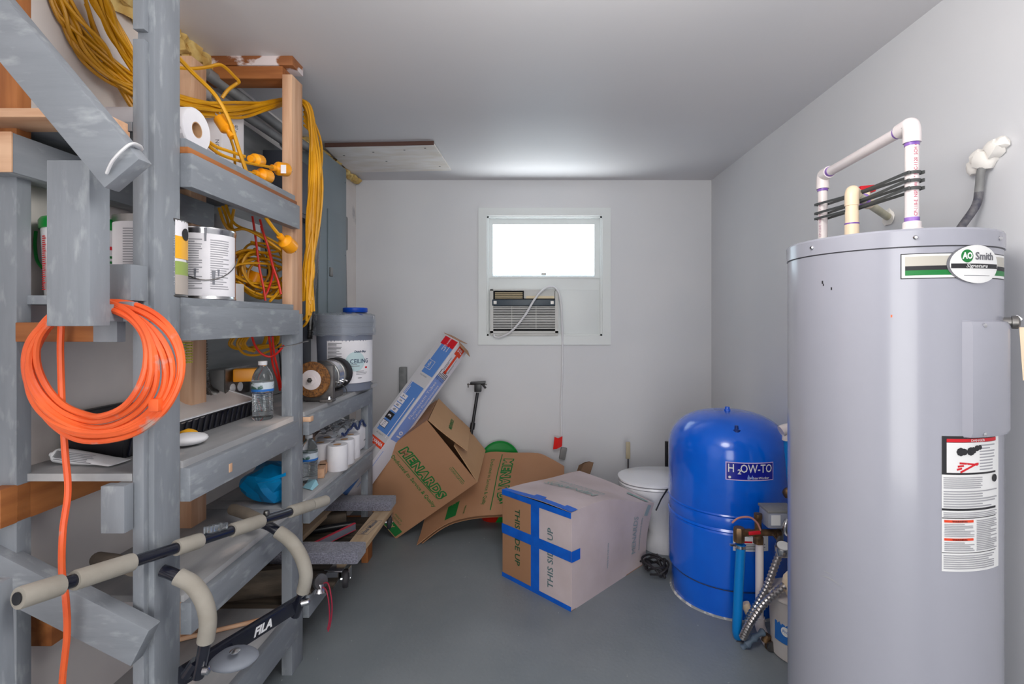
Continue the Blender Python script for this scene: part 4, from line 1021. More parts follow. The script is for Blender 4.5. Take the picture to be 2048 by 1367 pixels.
build('red_edge', MB().beam((-1.04, 2.33, .3015), (-.90, 2.55, .3165), .003, .013, (0, 0, 1), 0).beam((-1.04, 2.33, .2685), (-.90, 2.55, .2835), .003, .013, (0, 0, 1), 0), M('pink_red_edge', (190, 50, 70), .5), lw)
solo('metal_pipe', MB().tube([(-1.2, 2.52, .275), (-.93, 2.64, .275)], .018, 12), BLACK, 'dark pipe lying across the bottom shelf under the dolly', 'pipe')
solo('dark_block', MB().obox((-1.08, 2.66, .29), V((.95, .3, 0)).normalized(), V((-.3, .95, 0)).normalized(), V((0, 0, 1)), .09, .03, .033, .003), DARKW, 'dark wooden block behind the spirit level on bottom shelf', 'wood block')
solo('wood_dowel', MB().tube([(-1.2, 1.70, .265), (-.93, 1.84, .265)], .008, 10), RAW['x'], 'thin pale wooden dowel on the bottom shelf', 'dowel')
solo('dark_plank', MB().obox((-1.10, 1.98, .31), V((.97, .24, 0)).normalized(), V((-.24, .97, 0)).normalized(), V((0, 0, 1)), .13, .02, .053, .003), DARKW, 'dark weathered plank standing on edge across the bottom shelf', 'plank')
pc = spline([P(640, 1170, 2.02), P(655, 1165, 2.0), P(662, 1190, 1.99), P(664, 1220, 1.99), P(660, 1250, 1.99), P(656, 1262, 1.985)], 6)
pc2 = spline([P(634, 1172, 2.03), P(650, 1176, 1.995), P(657, 1200, 1.985), P(659, 1235, 1.985), P(655, 1258, 1.98)], 6)
t = thing('crimson_cord', 'thin crimson cord dangling off the end of the bottom shelf', 'cord', tuple(pc[0])); build('cable', MB().tube(pc, .0026, 6), PINKC, t); build('cable', MB().tube(pc2, .0026, 6), PINKC, t)
# ------------------------------------------------------------------ taped carton on the floor
def fitw(m_, w):
    x0_, x1_ = min(v.x for v in m_.v), max(v.x for v in m_.v); k_ = w / (x1_ - x0_)
    for v in m_.v: v.x = (v.x - (x0_ + x1_) / 2) * k_
    return m_
def frame(o, ex, ey, ez):
    m = Matrix((ex, ey, ez)).transposed(); return m
ex = V((-.337, .327, 0)).normalized()           # along the taped face, to the left
ey = V((.47, .446, 0)).normalized(); ey = (ey - ex * ex.dot(ey)).normalized()
rot = Matrix((ex, ey, V((0, 0, 1)))).transposed()
O = V((.186, 2.32, 0))
tc_ = thing('taped_carton', 'large faded carton with blue tape cross reading this side up', 'box', O)
_build = build
def build(name, mb, mat, parent=None, smooth=None, local=False, label=None):
    if local and parent is tc_:
        m2_ = MB(); m2_.v = [O + ex * v.x + ey * v.y + V((0, 0, v.z)) for v in mb.v]; m2_.f = mb.f
        return _build(name, m2_, mat, parent, smooth, False, label)
    return _build(name, mb, mat, parent, smooth, local, label)
LW, LD, LH = .47, .645, .458
def top(u, v):   # u along taped face, v depth: sagging crushed rear
    s = v / LD
    z = LH + .006 * math.sin(u * 9) - .05 * s * s - (.055 * s ** 3) * (1 - u / LW) + .022 * math.sin(s * 6.0 + u * 4) * s * (1 - .5 * u / LW)
    return z
def side(v, w):  # the right-hand side, pushed outward at the far top
    s = v / LD; h = w / LH
    return -.055 * (s ** 2) * (h ** 1.5) - .008 * math.sin(s * 5) * math.sin(h * 3)
nu, nv = 14, 20
G = []
for j in range(nv + 1):
    row = []
    for i in range(nu + 1):
        u = LW * i / nu; v = LD * j / nv; e = side(v, LH) * (1 - i / nu) ** 2
        row.append((u + e, v, top(u, v)))
    G.append(row)
mb = MB().sheet(G, .003)
build('top_panel', mb, CARDP, tc_, local=True)
G = []
for j in range(nv + 1):
    row = []
    for i in range(13):
        v = LD * j / nv; h = i / 12; row.append((side(v, LH * h), v, top(0, v) * h))
    G.append(row)
build('side_panel', MB().sheet(G, .003), CARDP, tc_, local=True)
mb = MB().box(LW - .003, LW, 0, LD, 0, .0)
G = [[(LW, LD * j / 8, top(LW, LD * j / 8) * i / 3) for i in range(4)] for j in range(9)]
build('side_panel', MB().sheet(G, .003), CARD, tc_, local=True)
G = [[(LW * i / 8, LD, top(LW * i / 8, LD) * j / 3) for i in range(9)] for j in range(4)]
build('back_panel', MB().sheet(G, .003), CARDP, tc_, local=True)
build('bottom_panel', MB().box(0, LW, 0, LD, 0, .004), CARD, tc_, local=True)
build('end_flap', MB().box(.002, LW * .485, -.004, 0, .002, LH - .004), CARDP, tc_, local=True, label='faded right-hand end flap')
build('end_flap', MB().box(LW * .49, LW - .002, -.004, 0, .002, LH - .004), CARD, tc_, local=True, label='brown left-hand end flap')
tp = MB()
def tape(x0, x1, z0, z1, lift=.0045): tp.box(x0, x1, -lift - .001, -lift, z0, z1)
tape(LW * .43, LW * .55, 0.002, LH)                         # vertical
tape(-.002, LW, LH * .50, LH * .61, .0055)                  # horizontal
tape(-.001, LW + .001, LH - .028, LH, .005)
tape(-.001, LW + .001, 0.0, .022, .005)
# wraps round the corner and over the top edge
G = [[(side(v, LH * h) - .004, v, top(0, v) * h) for h in (.495, .55, .605)] for v in (-.005, .02, .045, .055 + .0)]
tp.sheet(G, .0008)
G = [[(u, v, top(u, max(v, 0)) + .004) for u in [LW * t / 10 for t in range(11)]] for v in (-.006, .012, .026)]
tp.sheet(G, .0008)
G = [[(u, v, top(u, max(v, 0)) + .005) for u in (LW * .42, LW * .49, LW * .56)] for v in (-.006, .02, .045)]
tp.sheet(G, .0008)
G = [[(u, v, top(u, max(v, 0)) + .006) for u in (-.004, .03, .06)] for v in (-.006, .02, .04)]
tp.sheet(G, .0008)
G = [[(LW + .002, v, z_) for z_ in (LH * .52, LH * .6)] for v in (-.006, .05)]
tp.sheet(G, .0008)
build('blue_tape', tp, TAPE, tc_, local=True)
def loc_text(s, size, c, xd, yd, mat, bold=.0, lift=.0008, par=tc_, nm='lettering', shear=0.0):
    t0_ = text(s, size, .0004, bold, shear); c, xd, yd = V(c), V(xd), V(yd)
    t1_ = MB(); t1_.add([c + xd * v.x + yd * v.y - V((0, 1, 0)) * (lift + v.z) for v in t0_.v], t0_.f)
    build(nm, t1_, mat, par, local=True)
# taped face seen from outside: picture right = -x local
loc_text('THIS SIDE UP', .050, (LW * .27, -.0045, LH * .45), (0, 0, 1), (1, 0, 0), M('grey_teal_ink', (92, 118, 122), .7), .0006)
loc_text('THIS SIDE UP', .050, (LW * .76, -.0045, LH * .52), (0, 0, -1), (-1, 0, 0), M('dark_green_ink', (36, 84, 56), .7), .0006)
def on_top(mbt, c, ang, mat, dz=.0045):
    ca, sa = math.cos(ang), math.sin(ang); vs = []
    for v in mbt.v:
        x_ = c[0] + v.x * ca + v.y * sa; y_ = c[1] + v.x * sa - v.y * ca; e = side(min(max(y_, 0), LD), LH) * (1 - min(max(x_, 0), LW) / LW) ** 2
        vs.append((x_ + e, y_, top(x_, min(y_, LD)) + dz + v.z))
    build('lettering', MB().add(vs, mbt.f), mat, tc_, local=True)
tt = text('MENARDS', .075, .0004, .0); on_top(tt, (LW * .50, LD * .42), 0, TEALI)
on_top(text('Dedicated to Service & Quality', .024, .0004), (LW * .50, LD * .56), 0, TEALI)
on_top(rect2(-.17, .17, -.002, .002, .0004, 8), (LW * .50, LD * .50), R(-3), TEALI)
on_top(rect2(-.05, .05, -.012, .012, .0004, 6), (LW * .12, LD * .92), R(170), TEALI)
def on_side(mbt, c, ang, mat):
    ca, sa = math.cos(ang), math.sin(ang); vs = []
    for v in mbt.v:
        y_ = c[0] + v.x * ca - v.y * sa; z_ = c[1] + v.x * sa + v.y * ca
        vs.append((side(y_, z_) - .0045 - v.z, y_, z_ * top(0, y_) / LH))
    build('lettering', MB().add(vs, mbt.f), mat, tc_, local=True)
FT = M('faint_teal_ink', (150, 166, 172), .75)
on_side(text('MENARDS', .055, .0004), (LD * .80, LH * .52), R(90), FT)
on_side(text('Dedicated to Service & Quality', .018, .0004), (LD * .88, LH * .52), R(90), FT)
on_side(text('MADE IN THE USA', .016, .0004), (LD * .42, LH * .38), R(90), FT)
on_side(rect2(-.04, .04, -.014, .014, .0004, 6), (LD * .93, LH * .88), R(80), FT)

# ------------------------------------------------------------------ tipped brown box
C_ = V((-.84, 3.10, 0)); B_ = V((-.332, 3.05, .365)); A_ = P(865, 834, 2.97)
e1 = (B_ - C_).normalized(); e2 = (A_ - B_); e2 = (e2 - e1 * e1.dot(e2)).normalized(); e3 = e1.cross(e2)   # e3 points to the camera or away
if e3.y < 0: e3 = -e3
W1, W2, W3 = (B_ - C_).length, (A_ - B_).length, .36
hand = 1 if e1.cross(e2).dot(e3) > 0 else -1
rot = Matrix((e1, e2, e3)).transposed()          # may be mirrored; keep a proper rotation
if rot.determinant() < 0: pass
bx = thing('tipped_cardboard_box', 'brown cardboard moving box tipped on its corner, flaps toward window', 'box', C_)
def Q(a, b, c_): return C_ + e1 * a + e2 * b + e3 * c_
t3 = .004
def panel(name, p0, du, dv, mat=CARD, label=None, par=bx):
    n = du.cross(dv).normalized()
    return build(name, MB().prism([p0, p0 + du, p0 + du + dv, p0 + dv], n * t3), mat, par, label=label)
panel('front_panel', Q(0, 0, 0), e1 * W1, e2 * W2)
panel('back_panel', Q(0, 0, W3), e2 * W2, e1 * W1)
panel('side_panel', Q(0, 0, 0), e3 * W3, e1 * W1)
panel('side_panel', Q(0, W2, 0), e1 * W1, e3 * W3)
panel('bottom_panel', Q(0, 0, 0), e2 * W2, e3 * W3)
# end flaps folded over the open end, one half lifted
G = [[Q(W1, W2, -.004 + (W3 + .03) * j / 4) - e2 * (.30 * i / 4) + e1 * (.006 + .055 * (i / 4) ** 1.3 * (1.1 - .5 * j / 4)) + e3 * (.02 * i / 4) for j in range(5)] for i in range(5)]
build('end_flap', MB().sheet(G, .004), CARDL, bx)
GF = G
G = [[Q(W1, 0, -.006 + (W3 + .05) * j / 4) + e2 * (.27 * i / 4) + e1 * (.004 + .030 * (i / 4) + .03 * (j / 4) * (1 - i / 4)) for j in range(5)] for i in range(5)]
build('end_flap', MB().sheet(G, .004), CARDL, bx)
# printing on the front panel: baseline runs along -e2 (top left to lower right), upright is e1
fr = -e3
def pr(mbt, a, b, mat, nm='lettering', lift=.0052):
    xd, yd = -e2, e1
    if xd.cross(yd).dot(fr) < 0: pass
    n = fr; vs = [Q(a, b, 0) + xd * v.x + yd * v.y + n * (lift + v.z) for v in mbt.v]
    build(nm, MB().add(vs, mbt.f), mat, bx)
big = text('MENARDS', .074, .0003, .0080, 0.12, 1.24)
pr(big, W1 * .635, W2 * .50, GREENI)
pr(text('MENARDS', .074, .0003, .0002, 0.12, 1.24), W1 * .635, W2 * .50, CARD, lift=.0060)
G = [[(-.215 + .43 * i / 12, -.050 + .012 * (i / 12) + s_ * .003 * math.sin(math.pi * i / 12), 0) for i in range(13)] for s_ in (-1, 1)]
pr(MB().sheet(G, .0004), W1 * .645, W2 * .50, GREENI)
pr(text('Dedicated to Service & Quality', .033, .0003, .0003, .1), W1 * .515, W2 * .48, GREENI)
pr(text('CORRUGATED', .020, .0003), W1 * .88, W2 * .22, GREENI)
pr(lines2(-.06, .06, -.006, .006, 1, .0003, .3), W1 * .905, W2 * .22, GREENI)
pr(rect2(-.098, .098, -.028, .028, .0003), .032, .11, GREENI, 'green_band')
pr(text('CLAY', .034, .0003, .001), .032, .11, CARDL, lift=.0064)
pr(text('MADE IN', .016, .0003).merge(text('MENARDS', .016, .0003), Matrix.Translation((.01, -.02, 0))), .10, .10, GREENI)
fc_ = GF[2][2]; du_ = (GF[3][2] - GF[1][2]).normalized(); dv_ = (GF[2][3] - GF[2][1]).normalized()
build('lettering', onplane(text('MENARDS', .036, .0003, .0006), fc_, dv_, du_, .0055 if dv_.cross(du_).dot(e1) > 0 else -.0055), GREENI, bx)

# ------------------------------------------------------------------ flattened curved box
def bowed(rows, n=8):
    return [spline(r, n) for r in rows]
rows = [[P(862, 985, 3.30), P(915, 940, 3.36), P(970, 906, 3.44), P(1025, 905, 3.45), P(1075, 906, 3.45), P(1100, 916, 3.44), P(1128, 932, 3.44)],
        [P(852, 1030, 3.20), P(905, 985, 3.26), P(962, 950, 3.33), P(1015, 945, 3.36), P(1075, 950, 3.36), P(1100, 958, 3.35), P(1128, 972, 3.34)],
        [P(842, 1066, 3.09), P(896, 1022, 3.14), P(950, 1000, 3.18), P(1010, 990, 3.20), P(1070, 992, 3.20), P(1098, 998, 3.19), P(1125, 1010, 3.18)],
        [P(834, 1090, 3.00), P(888, 1050, 3.03), P(940, 1034, 3.05), P(1005, 1029, 3.07), P(1060, 1031, 3.07), P(1090, 1036, 3.065), P(1120, 1045, 3.06)]]
fx = thing('flattened_cardboard_box', 'flattened brown moving box bowed between tipped box and taped carton', 'box', P(900, 1092, 3.0))
Gs = bowed(rows, 5)
build('outer_layer', MB().sheet(Gs, .004), CARD, fx)
back = [[p + V((0, .022, -.022)) for p in r] for r in Gs]
build('inner_layer', MB().sheet(back, .004), CARD, fx)
nr, nc = len(Gs), len(Gs[0])
def fsurf(u, v):
    """u 0..1 along columns, v 0..1 down rows"""
    a = min(u * (nc - 1), nc - 1.001); b = min(v * (nr - 1), nr - 1.001); i, j = int(b), int(a); fb_, fa_ = b - i, a - j
    return (Gs[i][j] * (1 - fa_) + Gs[i][j + 1] * fa_) * (1 - fb_) + (Gs[i + 1][j] * (1 - fa_) + Gs[i + 1][j + 1] * fa_) * fb_
def fmap(mbt, u0, v0, su_, sv_, ang, mat, nm='lettering', lift=.002):
    ca, sa = math.cos(ang), math.sin(ang); vs = []
    for v in mbt.v:
        x_ = v.x * ca - v.y * sa; y_ = v.x * sa + v.y * ca; u = min(max(u0 + x_ / su_, 0), 1); w = min(max(v0 - y_ / sv_, 0), 1)
        p = fsurf(u, w); du = fsurf(min(u + .02, 1), w) - fsurf(max(u - .02, 0), w); dv = fsurf(u, min(w + .02, 1)) - fsurf(u, max(w - .02, 0))
        n = du.cross(dv).normalized()
        if n.y > 0: n = -n
        vs.append(p + n * (lift + v.z + .004))
    build(nm, MB().add(vs, mbt.f), mat, fx)
fmap(text('MENARDS', .068, .0003, .0068, 0, 1.2), .485, .46, .92, .50, R(-90), GREENI)
fmap(text('MENARDS', .068, .0003, .0001, 0, 1.2), .485, .46, .92, .50, R(-90), CARD, lift=.003)
fmap(text('Dedicated to Service & Quality', .027, .0003), .39, .46, .92, .50, R(-90), GREENI)
fmap(rect2(-.22, .22, -.0025, .0025, .0003, 14), .437, .48, .92, .50, R(-91), GREENI)
fmap(rect2(-.032, .032, -.09, .06, .0003, 6), .20, .72, .92, .50, 0, GREENI, 'green_band')
fmap(text('CLAY', .026, .0003), .20, .66, .92, .50, R(-90), CARDL, lift=.003)
fmap(text('MADE IN USA', .014, .0003), .285, .82, .92, .50, R(-90), GREENI)
# red thing under it
rp = thing('red_tray', 'dark red plastic tray on the floor under the bowed flattened box', 'tray', (-.28, 3.12, 0))
build('tray_body', MB().lathe([(.08, 0), (.095, .04), (.1, .045), (.085, .04), (.07, .006), (0, .006)], (-.26, 3.42, 0), seg=30), M('dark_red_plastic', (190, 40, 24), .35), rp)
build('tray_rim', MB().lathe([(.1, .045), (.104, .048), (.104, .052), (.092, .052)], (-.26, 3.42, 0), seg=30), REDC, rp)
# green disc behind
gd = thing('green_lid', 'large bright green round lid leaning on the back wall', 'lid', (-.21, 3.52, .23))
cc2 = V((X(1000, 3.5), 3.515, .362)); nx_ = V((0, -1, .18)).normalized()
build('lid_disc', MB().lathe([(0, 0), (.135, 0), (.138, .004), (.138, .012), (.132, .016), (.12, .012), (0, .012)], cc2, nx_, 48), DGREEN, gd)
build('pail_body', MB().lathe([(.10, 0), (.115, .16), (.10, .16)], (X(1000, 3.45), 3.44, 0), seg=32), DGREEN, gd)

# ------------------------------------------------------------------ long lamp carton
E0, E1 = P(682, 998, 2.88), P(911, 684, 3.18)
ax_ = (E1 - E0).normalized()
view = V(((E0.x + E1.x) / 2, (E0.y + E1.y) / 2, -.65)).normalized()
cam_dir = -(((E0 + E1) / 2 - V((0, 0, 1.35))).normalized())
cd = (cam_dir - ax_ * cam_dir.dot(ax_)).normalized(); sdv = ax_.cross(cd)
if sdv.x > 0: sdv = -sdv                                # points to upper left in view
n1 = (cd * math.cos(R(38)) + sdv * math.sin(R(38))).normalized()     # blue face
n2 = (cd * math.sin(R(38)) - sdv * math.cos(R(38))).normalized()     # white face
sy = thing('lamp_tube_carton', 'long blue and white fluorescent lamp carton leaning on the brown box', 'box', E0)
hw1, hw2 = .070, .066     # half widths: blue face spans along n2, white face spans along n1
cen = (E0 + E1) / 2 + V((0, 0.02, 0)); hl = (E1 - E0).length / 2
build('carton_body', MB().obox(cen, ax_, n1, n2, hl, hw2, hw1, .001), SYW, sy)
def face(n, w, u, v, mbt, mat, nm, lift=.0006, flip=False):
    """u along the carton from its lower end 0..1, v across -1..1; w: half width dir"""
    other = n2 if n is n1 else n1; hn = hw2 if n is n1 else hw1; hv = hw1 if n is n1 else hw2
    yd = -other if n is n1 else other; xd = ax_
    if xd.cross(yd).dot(n) < 0: yd = -yd
    base = cen + n * hn + ax_ * ((u - .5) * 2 * hl) + yd * (v * hv)
    vs = [base + xd * q.x + yd * q.y + n * (lift + q.z) for q in mbt.v]
    build(nm, MB().add(vs, mbt.f), mat, sy)
Lf = 2 * hl
face(n1, None, .5, 0, rect2(-hl + .001, hl - .001, -hw1 + .001, hw1 - .001, .0004), SYG, 'grey_panel', .0003)
face(n1, None, .875, -.22, rect2(-.135, .095, -.048, .048, .0004), SYB, 'blue_panel', .001)
face(n1, None, .545, -.1, rect2(-.185, .155, -.055, .055, .0004), SYB, 'blue_panel', .001)
face(n1, None, .14, -.0, rect2(-.12, .10, -.066, .066, .0004), SYB, 'blue_panel', .001)
face(n1, None, .968, -.15, rect2(-.028, .028, -.055, .055, .0004), RED, 'red_band', .0016)
face(n1, None, .965, -.1, text('SYLVANIA', .018, .0003).merge(MB()), SYW, 'lettering', .0024)
def rot90(mbt, s=1): return MB().add([(v.y * s, -v.x * s, v.z) for v in mbt.v], mbt.f)
face(n1, None, .325, -.05, rect2(-.020, .020, -.066, .066, .0004), SYR, 'orange_band', .0016)
face(n1, None, .325, -.05, rot90(text('SYLVANIA', .026, .0003, .0008)), SYW, 'lettering', .0024)
face(n1, None, .366, .1, rot90(text('40 WATT', .014, .0003)), INKG, 'lettering', .0012)
face(n1, None, .42, .36, rect2(-.022, .022, -.026, .026, .0003), INK, 'black_frame', .0018).__class__
face(n1, None, .42, .36, rect2(-.019, .019, -.023, .023, .0003), SYW, 'icon_panel', .0024)
face(n1, None, .42, .36, text('T12', .020, .0003), INK, 'lettering', .003)
face(n1, None, .47, .36, rect2(-.022, .022, -.026, .026, .0003), INK, 'icon_panel', .0018)
face(n1, None, .47, .36, text('3', .034, .0003, .001), SYW, 'lettering', .0024)
for i_ in range(4):
    face(n1, None, .51 + i_ * .028, .36, rect2(-.013, .013, -.026, .026, .0003), SYW, 'icon_panel', .0018)
    face(n1, None, .51 + i_ * .028, .36, text('BEST'[i_], .026, .0003, .0006), INKG, 'lettering', .0024)
face(n1, None, .645, .52, lines2(-.05, .05, -.010, .010, 2, .0003, .35), SYW, 'fine_print', .0018)
face(n1, None, .49, -.66, lines2(-.14, .14, -.006, .006, 1, .0003, .4), SYW, 'fine_print', .0018)
face(n1, None, .74, .0, rot90(text('SYLVANIA', .013, .0003)), INKG, 'lettering', .0012)
face(n1, None, .81, .18, rect2(-.030, .030, -.028, .028, .0003), SYG, 'icon_frame', .0018)
face(n1, None, .81, .18, rect2(-.027, .027, -.025, .025, .0003), SYB, 'icon_panel', .0024)
face(n1, None, .81, .18, text('USA', .022, .0003, .0006), SYG, 'lettering', .003)
face(n1, None, .93, -.2, lines2(-.02, .02, -.03, .03, 3, .0003, .25), SYG, 'fine_print', .0018)
SYLB = M('pale_blue_print', (130, 156, 220), .55)
face(n2, None, .58, .05, rect2(-.23, .23, -.048, .048, .0004), SYLB, 'blue_panel', .001)
face(n2, None, .415, .0, text('10', .05, .0003, .0015), SYW, 'lettering', .0016)
face(n2, None, .63, .30, text('Fluorescent Tubes', .036, .0003), SYW, 'lettering', .0016)
face(n2, None, .63, -.30, text('Tubos Fluorescentes', .030, .0003), SYW, 'lettering', .0016)
face(n2, None, .795, .0, lines2(-.035, .035, -.05, .05, 7, .0003, .4), INK, 'fine_print', .001)
face(n2, None, .875, .0, rect2(-.07, .07, -.011, .011, .0004), SYR, 'orange_band', .001)
face(n2, None, .87, .45, lines2(-.05, .04, -.010, .010, 2, .0003, .4), INKG, 'fine_print', .001)
face(n2, None, .87, -.45, lines2(-.05, .05, -.008, .008, 2, .0003, .3), INKG, 'fine_print', .001)
face(n2, None, .963, .0, rect2(-.036, .034, -.036, .036, .0004), SYR, 'orange_band', .001)
face(n2, None, .963, .0, rot90(text('SYL', .034, .0003, .001)), SYW, 'lettering', .0016)
face(n2, None, .20, .6, lines2(-.12, .12, -.005, .005, 1, .0003, .4), SYLB, 'fine_print', .001)
# open end flaps
eu = E1 + V((0, .02, 0))
G = [[eu + n1 * hw2 + n2 * (hw1 * (2 * j - 1)) + (-n1 * .8 + ax_ * .25 + sdv * .0) * (.10 * i / 3) + ax_ * .004 for j in (0, 1)] for i in range(4)]
build('end_flap', MB().sheet(G, .003), CARD, sy)
G = [[eu + n2 * hw1 + n1 * (hw2 * (2 * j - 1)) + (n2 * .75 - ax_ * .5) * (.05 * i / 3) for j in (0, 1)] for i in range(4)]
build('end_flap', MB().sheet(G, .003), CARD, sy)
# stick by the wall and black stand
solo('wall_stick', MB().box(X(799, 3.56), X(813, 3.56), 3.545, 3.585, .0, Z(734, 3.56), .002), PLYG, 'short grey wooden stick standing behind the lamp carton', 'stick')
bs = thing('black_stand', 'black metal stand with clamp head leaning on the back wall', 'stand', (X(935, 3.4), 3.4, 0))
p0, p1 = P(955, 785, 3.46), P(944, 858, 3.42); d = (p1 - p0).normalized(); pf = p0 + d * ((p0.z) / -d.z) * .99
build('pole', MB().tube([p0, p0 + (pf - p0) * .99], .011, 12), BLACK, bs)
build('pole_collar', MB().tube([P(946, 845, 3.425), P(944, 858, 3.42)], .017, 12), BLACK, bs)
hd = P(956, 766, 3.45)
build('head_plate', MB().obox(hd + V((0, 0, .004)), V((1, 0, .05)).normalized(), V((0, 1, 0)), V((-.05, 0, 1)).normalized(), .052, .03, .008, .003), BLACK, bs)
build('head_block', MB().obox(hd + V((0, 0, -.03)), V((1, 0, 0)), V((0, 1, 0)), V((0, 0, 1)), .024, .02, .028, .004), BLACK, bs)
build('clamp_lever', MB().tube([hd + V((.03, -.02, 0)), hd + V((.056, -.03, -.03))], .008, 8), BLACK, bs)
build('clamp_screw', MB().tube([hd + V((-.075, 0, -.008)), hd + V((.062, 0, -.008))], .004, 8).tube([hd + V((-.068, 0, -.0)), hd + V((-.068, 0, -.03))], .004, 6), STEEL, bs)
bp = MB().sheet([[P(1152, 948, 3.34), P(1160, 945, 3.36), P(1180, 948, 3.34)], [P(1158, 930, 3.36), P(1168, 926, 3.38), P(1185, 932, 3.35)], [P(1170, 924, 3.37), P(1178, 922, 3.38), P(1187, 924, 3.36)]], .003)
solo('brown_paper_bag', bp.merge(MB().sheet([[P(1152, 948, 3.34), P(1180, 948, 3.34)], [P(1150, 1070, 3.33), P(1182, 1070, 3.33)]], .003)), BROWNP, 'torn brown paper bag standing behind the taped carton', 'paper bag')

# ------------------------------------------------------------------ toilet, facing left
tl = thing('toilet', 'white toilet with closed lid between the taped carton and blue tank', 'toilet', (.9, 2.93, 0))
def oval(cx, cy, a, b, z0_, z1_, n=40, sq=2.3):
    pts = []
    for i in range(n):
        t = 2 * math.pi * i / n; c_, s_ = math.cos(t), math.sin(t); pts.append((cx + a * math.copysign(abs(c_) ** (2 / sq), c_), cy + b * math.copysign(abs(s_) ** (2 / sq), s_)))
    return pts
def loft(secs, cap=True):
    vs = []; fs = []; n = len(secs[0])
    for s_ in secs: vs += s_
    for i in range(len(secs) - 1):
        for k_ in range(n):
            l = (k_ + 1) % n; fs.append((i * n + k_, i * n + l, (i + 1) * n + l, (i + 1) * n + k_))
    if cap: fs += [tuple(range(n - 1, -1, -1)), tuple((len(secs) - 1) * n + k_ for k_ in range(n))]
    return MB().add(vs, fs)
def sec(cx, a, b, z_, sq=2.3): return [V((p[0], p[1], z_)) for p in oval(cx, 2.98, a, b, 0, 0, sq=sq)]
build('bowl', loft([sec(.86, .19, .115, 0), sec(.86, .185, .11, .03), sec(.86, .16, .10, .10), sec(.84, .17, .11, .20), sec(.80, .22, .15, .29), sec(.77, .245, .18, .35), sec(.77, .25, .185, .385)]), PORC, tl)
build('seat', loft([sec(.775, .25, .188, .387), sec(.775, .256, .192, .392), sec(.775, .254, .190, .402)]), PORC, tl)
build('lid', loft([sec(.775, .25, .188, .405), sec(.775, .257, .195, .410), sec(.775, .257, .195, .420), sec(.775, .24, .18, .427)]), PORC, tl)
build('cistern', MB().box(1.06, 1.27, 2.82, 3.17, .36, .70, .02), PORC, tl)
build('cistern_lid', MB().box(1.05, 1.28, 2.815, 3.18, .70, .735, .01), PORC, tl)
build('hinge_rod', MB().tube([(1.02, 2.88, .41), (1.02, 3.08, .41)], .01, 8), WHITE, tl)
# floor brush handles
h1 = thing('bowl_brush', 'tan handled cleaning tool standing between carton and toilet', 'brush', (X(1255, 3.40), 3.40, 0))
a, b = P(1256, 883, 3.42), P(1256, 917, 3.42)
build('handle', MB().obox((a + b) / 2, V((1, 0, 0)), V((0, 1, 0)), V((0, 0, 1)), .015, .008, (a - b).length / 2, .006), TANW, h1)
build('rod', MB().tube([b, (b.x, b.y, .06)], .007, 8), CHROME, h1)
build('brush_head', MB().lathe([(.03, 0), (.045, .01), (.045, .09), (.02, .11)], (b.x, b.y, 0), seg=16), WHITE, h1)
h2 = thing('plunger', 'dark handle standing behind the toilet against the blue tank edge', 'plunger', (X(1333, 3.3), 3.3, 0))
b = P(1333, 882, 3.3)
build('handle', MB().tube([b, (b.x, b.y, .08)], .011, 10), BLACK, h2)
build('rubber_cup', MB().lathe([(.06, 0), (.065, .02), (.04, .07), (.012, .10)], (b.x, b.y, 0), seg=20), RUBBER, h2)
fl = thing('fill_lever', 'thin dark screwdriver resting against the toilet lid edge', 'screwdriver', P(1325, 985, 2.66))
build('shaft', MB().tube([P(1338, 972, 2.80), P(1322, 998, 2.74), P(1312, 1020, 2.7)], .004, 6), BLACK, fl)

# ------------------------------------------------------------------ blue pressure tank
tk = thing('pressure_tank', 'large blue well pressure tank on the floor beside the heater', 'tank', (.983, 2.51, 0))
cx, cy_, r = .983, 2.51, .285
prof = [(.268, 0), (.270, .004), (.270, .128), (.276, .134), (.284, .142)]
prof += [(r, .15), (r, .385), (r - .004, .392), (r + .003, .399), (r - .003, .408), (r, .414), (r, .455), (r - .003, .461), (r + .0025, .468), (r - .001, .474), (r, .48), (r, .72)]
for i in range(1, 13):
    t = i / 12 * math.pi / 2; prof.append((.285 * math.cos(t) ** .72 if i < 12 else 0.0, .72 + .178 * math.sin(t)))
build('tank_shell', MB().lathe(prof, (cx, cy_, 0), seg=72), TANK, tk, smooth=28)
build('seam_gap', MB().lathe([(.2725, .128), (.2735, .131), (.2760, .134)], (cx, cy_, 0), seg=64), SEAM, tk)
build('base_caulk', MB().lathe([(.270, .0), (.279, .0), (.276, .004), (.270, .007)], (cx, cy_, 0), seg=64), M('flaked_white_paint', (150, 152, 152), .7, c2=(212, 210, 206), ns=16, lo=.52, hi=.56), tk)
build('air_valve', MB().lathe([(.016, -.01), (.016, .008), (.012, .010), (.012, .02), (0, .022)], (cx, cy_, .896), seg=8), TANK, tk)
vp = P(1473, 852, 2.30)
build('air_valve', MB().lathe([(.018, -.008), (.018, .002), (.009, .004), (.008, .02), (0, .021)], (.943, 2.30, .845), seg=14), M('valve_dark_blue', (20, 50, 120), .4), tk)
pl, yl = hit(cx, cy_, r, 1451); prt, yr = hit(cx, cy_, r, 1546)
pm_ = (pl + prt) / 2; wd = (prt - pl) * r; z1 = 1.35 - (922 - 640) / 1000 * yl; z0 = 1.35 - (958 - 640) / 1000 * yl; zc = (z0 + z1) / 2; hh = (z1 - z0)
build('sticker_border', oncyl(rect2(-wd / 2, wd / 2, -hh / 2, hh / 2, .0006, 16), cx, cy_, r, pm_, zc, .0012), LILAC, tk)
build('sticker', oncyl(rect2(-wd / 2 + .004, wd / 2 - .004, -hh / 2 + .004, hh / 2 - .004, .0006, 16), cx, cy_, r, pm_, zc, .0020), STICK, tk)
tm = fitw(text('H  OW-TO', .052, .0005, .0004), wd * .90)
